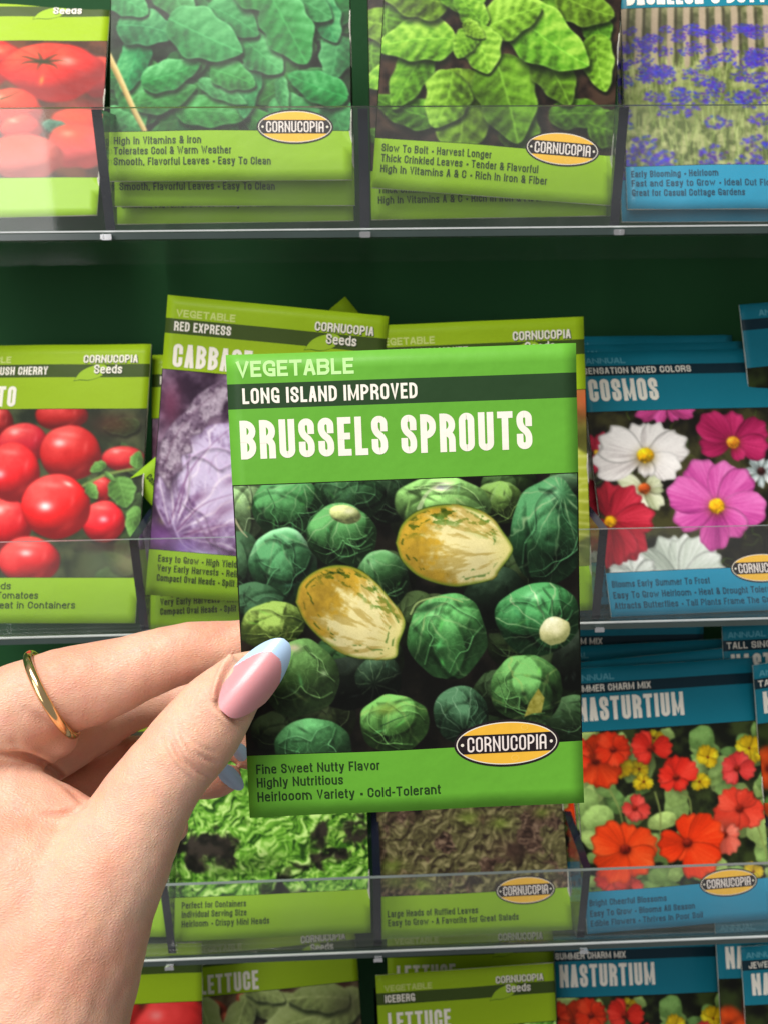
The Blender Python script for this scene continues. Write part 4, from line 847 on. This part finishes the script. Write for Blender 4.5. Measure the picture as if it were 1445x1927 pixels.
for k, n, l in (
 ('spinach', 'spin1', 'smooth-leaf spinach packet in front of its stack, top tray'),
 ('spinach', 'spin2', 'spinach packet second in its stack, two lines of text showing below the front one'),
 ('spinach', 'spin3', 'spinach packet at the back of its stack, one line of text showing'),
 ('savoy', 'sav1', 'tilted spinach packet with crinkled leaves in the top tray'),
 ('savoy', 'sav2', 'crinkled spinach packet standing straight behind the tilted one'),
 ('beef', 'tomtop', 'tomato packet with a big ribbed tomato at the left end of the top tray'),
 ('bachelor', 'bach', 'blue flower packet with purple cornflowers before a fence, top tray'),
 ('bachelor', 'bach2', 'blue packet hidden behind the purple cornflower packet, only its bottom edge showing'),
 ('cherry', 'tom2', 'cherry tomato packet with glossy red tomatoes, left of the cabbage packets'),
 ('redcab', 'cab1', 'red cabbage packet leaning clockwise with a purple cabbage head'),
 ('redcab', 'cabback', 'cabbage packet upright behind the leaning purple cabbage packet'),
 ('redcab', 'cabrot', 'cabbage packet fallen sideways, only its top corner and a strip of text showing'),
 ('greencab', 'cop', 'green cabbage packet behind the held packet, its top edge and right side showing'),
 ('cosmos', 'cos1', 'blue cosmos packet with white and pink flowers'),
 ('cosmos', 'cos3', 'blue packet just behind the cosmos packet, only its top edge showing'),
 ('cosmos', 'cos2', 'blue packet furthest back behind the cosmos packet, narrow top strip showing'),
 ('tallsingle', 'tall2', 'blue packet standing tallest at the right edge behind the cosmos tray'),
 ('nasturtium', 'nas1', 'blue nasturtium packet with orange-red flowers, front of the third tray'),
 ('nasturtium', 'nas4', 'blue nasturtium packet directly behind the front one, a thin tilted strip showing'),
 ('nasturtium', 'nas2', 'blue nasturtium packet further back with a wide blue top strip in view'),
 ('nasturtium', 'nas3', 'blue nasturtium packet furthest back, its top in the shade under the cosmos tray'),
 ('mini', 'mini', 'lettuce packet with bright green frilly leaves below the held packet'),
 ('redlet', 'redl', 'lettuce packet with brownish ruffled leaves and a yellow oval badge'),
 ('tallnas', 'r3c3b', 'rear nasturtium packet at the right edge of the third tray, top in shade'),
 ('tallnas', 'r3c3f', 'front nasturtium packet cut off at the right edge of the third tray'),
 ('romaine', 'jer', 'romaine lettuce packet tilted in the lowest tray'),
 ('plain', 'veg4', 'plain green topped packet with a red tomato beside the wrist'),
 ('iceberg', 'ice1', 'iceberg lettuce packet in front at the bottom of the photo'),
 ('iceberg', 'ice2', 'iceberg lettuce packet in the shade behind the front iceberg one'),
 ('nasturtium', 'nas5', 'blue nasturtium packet in the lowest tray, flowers just showing at the bottom'),
 ('jewelnas', 'jew2', 'dark rear nasturtium packet between two others in the lowest tray'),
 ('jewelnas', 'jew1', 'front nasturtium packet at the bottom right corner'),
 ('cherry', 'r3l', 'tomato packet in the third tray mostly hidden behind the hand')): place(k, n, l)

# ---------------------------------------------------------------- the hand
def tube(chain, seg=20):
    """closed tapered tube with round ends through (px, py, depth, radius px[, depth squash])"""
    P = np.array([at(c[0], c[1], c[2]) for c in chain]); Rr = np.array([c[3]*c[2]/FPX for c in chain]); Sq = np.array([c[4] if len(c) > 4 else 1. for c in chain])
    n = 9; T = np.linspace(0, len(P)-1, (len(P)-1)*n+1); idx = np.arange(len(P))
    def cr(A):
        A = np.asarray(A, float); A2 = np.concatenate([[2*A[0]-A[1]], A, [2*A[-1]-A[-2]]]); o = []
        for t in T:
            i = min(int(t), len(A)-2); f = t-i; a, b, c, d = A2[i], A2[i+1], A2[i+2], A2[i+3]
            o.append(.5*((2*b)+(c-a)*f+(2*a-5*b+4*c-d)*f*f+(3*b-a-3*c+d)*f**3))
        return np.array(o)
    C, R, S = cr(P), cr(Rr), cr(Sq)
    # round caps
    def cap(c, d, r, s):
        k = [(c+d*r*math.sin(a), r*math.cos(a), s) for a in (.35, .7, 1.0, 1.25, 1.45)]; return k
    d0 = (C[0]-C[1])/np.linalg.norm(C[0]-C[1]); d1 = (C[-1]-C[-2])/np.linalg.norm(C[-1]-C[-2])
    L = cap(C[0], d0, R[0], S[0])[::-1]+list(zip(C, R, S))+cap(C[-1], d1, R[-1], S[-1])
    pts = np.array([q[0] for q in L]); V = []; F = []
    view = M[:, 1]
    for i, (c, r, s) in enumerate(L):
        t = pts[min(i+1, len(L)-1)]-pts[max(i-1, 0)]; t = t/np.linalg.norm(t)
        e1 = np.cross(t, view); e1 /= np.linalg.norm(e1); e2 = np.cross(e1, t)
        for k in range(seg):
            a = 2*math.pi*k/seg; V.append(c+e1*r*math.cos(a)+e2*r*s*math.sin(a))
    for i in range(len(L)-1):
        for k in range(seg):
            a, b = i*seg+k, i*seg+(k+1) % seg; F.append((a, b, b+seg, a+seg))
    F.append(tuple(range(seg))[::-1]); F.append(tuple((len(L)-1)*seg+k for k in range(seg)))
    return V, F
TUBES = [
 # thumb, from its tip down to the wrist
 [(488, 1256, .1905, 36), (462, 1272, .1900, 50), (428, 1308, .1885, 66, .92), (396, 1347, .1870, 76, .92), (357, 1400, .1850, 82, .95), (318, 1446, .1835, 81), (276, 1508, .1815, 88), (236, 1580, .1795, 104), (182, 1668, .177, 126), (118, 1790, .174, 160), (66, 1900, .171, 182), (20, 2040, .168, 205), (-30, 2250, .165, 230)],
 # index finger, from its tip (behind the packet) to the knuckle and down the back of the hand
 [(575, 1196, .2080, 34), (520, 1206, .2075, 42), (452, 1213, .2060, 48), (390, 1222, .2040, 54), (335, 1233, .2020, 59), (270, 1254, .2000, 65), (205, 1277, .1985, 74), (150, 1293, .1970, 80), (105, 1304, .1955, 82), (40, 1335, .194, 90), (-50, 1390, .192, 118), (-150, 1480, .190, 140)],
 # flesh under the index finger and the web towards the thumb
 [(-80, 1370, .196, 90), (20, 1385, .196, 74), (78, 1392, .1965, 56), (112, 1392, .1970, 36)],
 [(-140, 1520, .190, 140), (-20, 1530, .187, 106), (60, 1545, .185, 86), (130, 1566, .1835, 70), (190, 1590, .182, 60)],
 [(-160, 1640, .186, 170), (-40, 1650, .182, 160), (60, 1680, .179, 150), (130, 1710, .177, 130)],
 [(-200, 1480, .190, 160), (-190, 1700, .186, 210), (-150, 1900, .180, 240), (-120, 2100, .176, 250), (-110, 2250, .174, 250)],
 [(-110, 2000, .174, 240), (-230, 2500, .168, 235), (-420, 3100, .162, 250)],
 # middle, ring and little finger curled behind
 [(474, 1424, .2125, 28), (448, 1396, .2180, 36), (420, 1362, .2245, 42), (350, 1318, .2310, 47), (262, 1322, .2290, 50), (180, 1358, .2230, 60), (90, 1402, .2120, 72), (-80, 1480, .200, 110)],
 [(432, 1464, .2060, 27), (402, 1470, .2110, 34), (356, 1458, .2200, 43), (286, 1440, .2300, 54), (206, 1456, .2300, 62), (126, 1515, .2210, 68), (20, 1560, .208, 80), (-80, 1600, .200, 110)],
 [(330, 1560, .2140, 28), (290, 1568, .2200, 36), (220, 1580, .2260, 46), (140, 1600, .2220, 54), (40, 1630, .210, 70), (-60, 1670, .202, 100)],
]
V, F = [], []
for t in TUBES:
    v, f = tube(t); n = len(V); V += v; F += [tuple(i+n for i in q) for q in f]
raw = obj('raw_hand', mesh('raw_hand', np.array(V)*100, F, []))       # in centimetres for the remesher
md = raw.modifiers.new('remesh', 'REMESH'); md.mode = 'VOXEL'; md.voxel_size = .052
dg = bpy.context.evaluated_depsgraph_get(); ev = raw.evaluated_get(dg); me = ev.to_mesh()
nv = len(me.vertices); hv = np.zeros(nv*3, np.float32); me.vertices.foreach_get('co', hv); hv = hv.reshape(-1, 3).astype(float)/100
hf = np.array([list(p.vertices) for p in me.polygons if len(p.vertices) == 4]); ne = len(me.edges); he = np.zeros(ne*2, np.int32); me.edges.foreach_get('vertices', he); he = he.reshape(-1, 2)
ev.to_mesh_clear(); bpy.data.objects.remove(raw)
deg = np.bincount(he.ravel(), minlength=nv).astype(float)[:, None]
def relax(v, n, lam=.6):
    for _ in range(n):
        s = np.zeros_like(v); np.add.at(s, he[:, 0], v[he[:, 1]]); np.add.at(s, he[:, 1], v[he[:, 0]]); v = v+lam*(s/deg-v)
    return v
hv = relax(hv, 36)
def vnormals(v):
    a, b, c, d = (v[hf[:, i]] for i in range(4)); fn = np.cross(c-a, d-b); n = np.zeros_like(v)
    for i in range(4): np.add.at(n, hf[:, i], fn)
    return n/(np.linalg.norm(n, axis=1, keepdims=True)+1e-12)
hn = vnormals(hv)
# creases and folds of the skin: shallow grooves along lines on the camera side of the hand
CREASE = [([(320, 1372), (330, 1402), (346, 1430), (372, 1452), (398, 1464)], 5, .00070), ([(338, 1366), (352, 1396), (378, 1422), (408, 1438)], 4.5, .00060), ([(326, 1396), (340, 1424), (364, 1446)], 4, .00050), ([(354, 1380), (374, 1402), (404, 1418)], 4, .00045),
          ([(306, 1388), (318, 1420), (340, 1450), (366, 1472)], 5, .00040), ([(84, 1531), (118, 1531), (148, 1522), (162, 1512)], 5, .0010), ([(-10, 1420), (50, 1424), (96, 1446), (132, 1482), (158, 1512)], 6, .0020), ([(52, 1336), (84, 1360), (124, 1378)], 9, .0007), ([(20, 1392), (44, 1412)], 8, .0003),
          ([(142, 1560), (118, 1580), (90, 1592)], 7, .0003)]
pp = project(hv); dep = (hv-CAM) @ M[:, 1]; facing = np.clip(-(hn @ M[:, 1])*2+.3, 0, 1)*(dep < .2085)
disp = np.zeros(nv)
for pts, sg, amp in CREASE:
    p = smooth(pts, 8); d = np.full(nv, 1e9); tt = np.zeros(nv)
    for i in range(len(p)-1):
        e = p[i+1]-p[i]; t = np.clip(((pp-p[i]) @ e)/(e @ e), 0, 1); q = np.linalg.norm(pp-p[i]-t[:, None]*e, axis=1); m = q < d; d[m] = q[m]; tt[m] = (i+t[m])/(len(p)-1)
    disp -= amp*np.exp(-(d/sg)**2)*np.sin(np.pi*np.clip(tt*.9+.05, 0, 1))**.7*facing
    disp += amp*.35*np.exp(-((d-sg*2.1)/(sg*1.2))**2)*np.sin(np.pi*np.clip(tt, 0, 1))*facing
for (x, y, r, a) in ((352, 1415, 34, .0004), (420, 1322, 0, 0)):
    if r: disp += a*np.exp(-((pp-[x, y])**2).sum(1)/r**2)*facing
# low soft lumps so that the surface is not a perfect tube
lump = (fbm(pp[:, 0]/70, pp[:, 1]/70, 3, 3)-.5)*.0009; disp += lump
# the bed in which the thumb nail lies
NB, NT = np.array([424., 1343.]), np.array([540., 1206.]); NL = np.linalg.norm(NT-NB); nax = (NT-NB)/NL; npx = np.array([-nax[1], nax[0]])
def nail_half(s): return 45*np.clip(1-np.abs((s-.36)/.645)**2.35, 0, 1)**.5*np.where(s < .36, np.clip((s+.0)/.36, 0, 1)**.28, 1)*(1-.10*np.clip(s-.45, 0, 1))
ns = ((pp-NB) @ nax)/NL; nt_ = ((pp-NB) @ npx)
hw = nail_half(np.clip(ns, .02, .99)); edge = np.abs(np.abs(nt_)-hw-1.5)
disp -= .0007*np.exp(-(edge/4.5)**2)*(ns > .0)*(ns < .62)*facing*(dep < .2)
ring_d = np.hypot((ns)*NL, nt_); disp += .0009*np.exp(-(((ns*NL)+9)/8)**2)*np.exp(-(nt_/34)**2)*facing*(dep < .2)
disp += .0015*np.exp(-((np.abs(nt_)-hw-11)/7)**2)*(ns > .03)*(ns < .50)*facing*(dep < .2)*(nt_ < 0)
hv = hv+hn*disp[:, None]; hv = relax(hv, 1, .3)
m_skin = bpy.data.materials.new('skin'); m_skin.use_nodes = True; nt = m_skin.node_tree; bs = nt.nodes['Principled BSDF']; N = nt.nodes.new; LK = nt.links.new
tc = N('ShaderNodeTexCoord')
def nz(sc, det=4):
    n = N('ShaderNodeTexNoise'); n.inputs['Scale'].default_value = sc; n.inputs['Detail'].default_value = det; LK(tc.outputs['Object'], n.inputs['Vector']); return n
cr_ = N('ShaderNodeValToRGB'); cr_.color_ramp.elements[0].position = .34; cr_.color_ramp.elements[0].color = (.73, .355, .245, 1); cr_.color_ramp.elements[1].position = .68; cr_.color_ramp.elements[1].color = (.83, .51, .375, 1)
n1 = nz(55); LK(n1.outputs['Fac'], cr_.inputs['Fac'])
n2 = nz(320, 6); mx = N('ShaderNodeMix'); mx.data_type = 'RGBA'; mx.blend_type = 'MULTIPLY'; mx.inputs[0].default_value = .16
LK(cr_.outputs['Color'], mx.inputs[6]); LK(n2.outputs['Color'], mx.inputs[7]); LK(mx.outputs[2], bs.inputs['Base Color'])
bs.inputs['Roughness'].default_value = .46; bs.inputs['Specular IOR Level'].default_value = .38
bs.inputs['Subsurface Weight'].default_value = .35; bs.inputs['Subsurface Radius'].default_value = (1, .32, .16); bs.inputs['Subsurface Scale'].default_value = .0035
vo = N('ShaderNodeTexVoronoi'); vo.inputs['Scale'].default_value = 1500; vo.feature = 'DISTANCE_TO_EDGE'; wn = nz(260, 2)
ad = N('ShaderNodeMixRGB'); ad.inputs[0].default_value = .0016; LK(tc.outputs['Object'], ad.inputs[1]); LK(wn.outputs['Color'], ad.inputs[2]); mp = N('ShaderNodeMapping'); mp.inputs['Rotation'].default_value = (0, .9, 0); mp.inputs['Scale'].default_value = (.55, 1, 1.5); LK(ad.outputs[0], mp.inputs['Vector']); LK(mp.outputs[0], vo.inputs['Vector'])
ml_ = N('ShaderNodeMath'); ml_.operation = 'MULTIPLY_ADD'; ml_.inputs[1].default_value = 1.6; LK(vo.outputs['Distance'], ml_.inputs[0]); n3 = nz(420, 4); LK(n3.outputs['Fac'], ml_.inputs[2])
bp = N('ShaderNodeBump'); bp.inputs['Strength'].default_value = .42; bp.inputs['Distance'].default_value = .00035; LK(ml_.outputs[0], bp.inputs['Height']); LK(bp.outputs[0], bs.inputs['Normal'])
person = obj('person', mesh('person', hv, hf, m_skin, None, True))
tag(person, 'left hand gripping the green Brussels sprouts packet, pale blue french-tipped nails and a gold ring', 'person')
# nails
def colour_mat(name, col, rough=.12, coat=.6, sss=0):
    m = principled(name, col, rough, .5, coat, vary=.05, vscale=300)
    m.node_tree.nodes['Principled BSDF'].inputs['Coat Roughness'].default_value = .05
    if sss:
        b = m.node_tree.nodes['Principled BSDF']; b.inputs['Subsurface Weight'].default_value = sss; b.inputs['Subsurface Radius'].default_value = (1, .4, .3); b.inputs['Subsurface Scale'].default_value = .002
    return m
m_pink = colour_mat('nail_gel_pink', (.68, .29, .32, 1), .36, .10, .2); m_blue = colour_mat('nail_polish_blue', (.44, .62, .86, 1), .22, .35)
def nail(NB, NT, half, z0, z1, arch, name, tipfrac=.80, asym=0, sag=0):
    NB, NT = np.array(NB, float), np.array(NT, float); L = np.linalg.norm(NT-NB); ax = (NT-NB)/L; pr = np.array([-ax[1], ax[0]])
    ns_, nt2 = 96, 81; V = []; S, T = np.meshgrid(np.linspace(0, 1, ns_), np.linspace(-1, 1, nt2), indexing='ij')
    k = half/45.
    for lay in (0, 1):
        for s, t in zip(S.ravel(), T.ravel()):
            se = .5-.5*math.cos(math.pi*(.008+.984*s)); hwid = float(nail_half(np.array(se)))*k
            q = NB+ax*L*se+pr*hwid*t; z = z0+(z1-z0)*se+arch*(t*t)*(hwid/(45*k))**2+asym*t*(hwid/(45*k))-sag*math.sin(math.pi*se)+(lay*.0006)
            V.append(at(q[0], q[1], z))
    n = ns_*nt2; f = grid_faces(nt2, ns_); F = [tuple(q) for q in f]+[tuple(q[::-1]+n) for q in f]
    for i in range(ns_-1):
        for j in (0, nt2-1): a = i*nt2+j; b = a+nt2; F.append((a, b, b+n, a+n) if j else (b, a, a+n, b+n))
    for j in range(nt2-1):
        for i in (0, ns_-1): a = i*nt2+j; F.append((a+1, a, a+n, a+1+n) if i else (a, a+1, a+1+n, a+n))
    mi = []
    for q in F:
        i, j = divmod(q[0] % n, nt2); se = .5-.5*math.cos(math.pi*(i/(ns_-1))); t = -1+2*j/(nt2-1)
        mi.append(1 if se > tipfrac-(.40 if t < 0 else .22)*abs(t)**3.4 else 0)
    return obj(name, mesh(name, V, F, [m_pink, m_blue], mi, True), person)
nail((424, 1343), (540, 1206), 45, .1781, .1873, .0046, 'fingernail', .81, .0004, .0010)
nail((412, 1440), (457, 1485), 17, .1998, .2026, .0016, 'fingernail', .12)
nail((440, 1398), (468, 1436), 14, .2068, .2094, .0014, 'fingernail', .12)
# ring
RC = at(99, 1307, .1957); ex = M[:, 0]; ey = -M[:, 2]; ez = M[:, 1]
e1 = .49*ex+.87*ey; e1 /= np.linalg.norm(e1); fa = .87*ex-.49*ey+.30*ez; fa -= (fa @ e1)*e1; fa /= np.linalg.norm(fa); e2 = np.cross(fa, e1)
RR = 88*.1957/FPX; V, F = [], []; nr, nk = 96, 14
for i in range(nr):
    a = 2*math.pi*i/nr; d = e1*math.cos(a)+e2*math.sin(a)
    for k in range(nk):
        b = 2*math.pi*k/nk; V.append(RC+d*(RR+.00085*math.cos(b))+fa*.00115*math.sin(b))
for i in range(nr):
    for k in range(nk): F.append((i*nk+k, i*nk+(k+1) % nk, ((i+1) % nr)*nk+(k+1) % nk, ((i+1) % nr)*nk+k))
m_gold = principled('gold', (.86, .60, .30, 1), .16, .5, metal=1, bump=(400, .15, .0003))
ring = obj('finger_ring', mesh('finger_ring', V, F, m_gold, None, True)); tag(ring, 'thin plain gold ring round the index finger', 'ring')
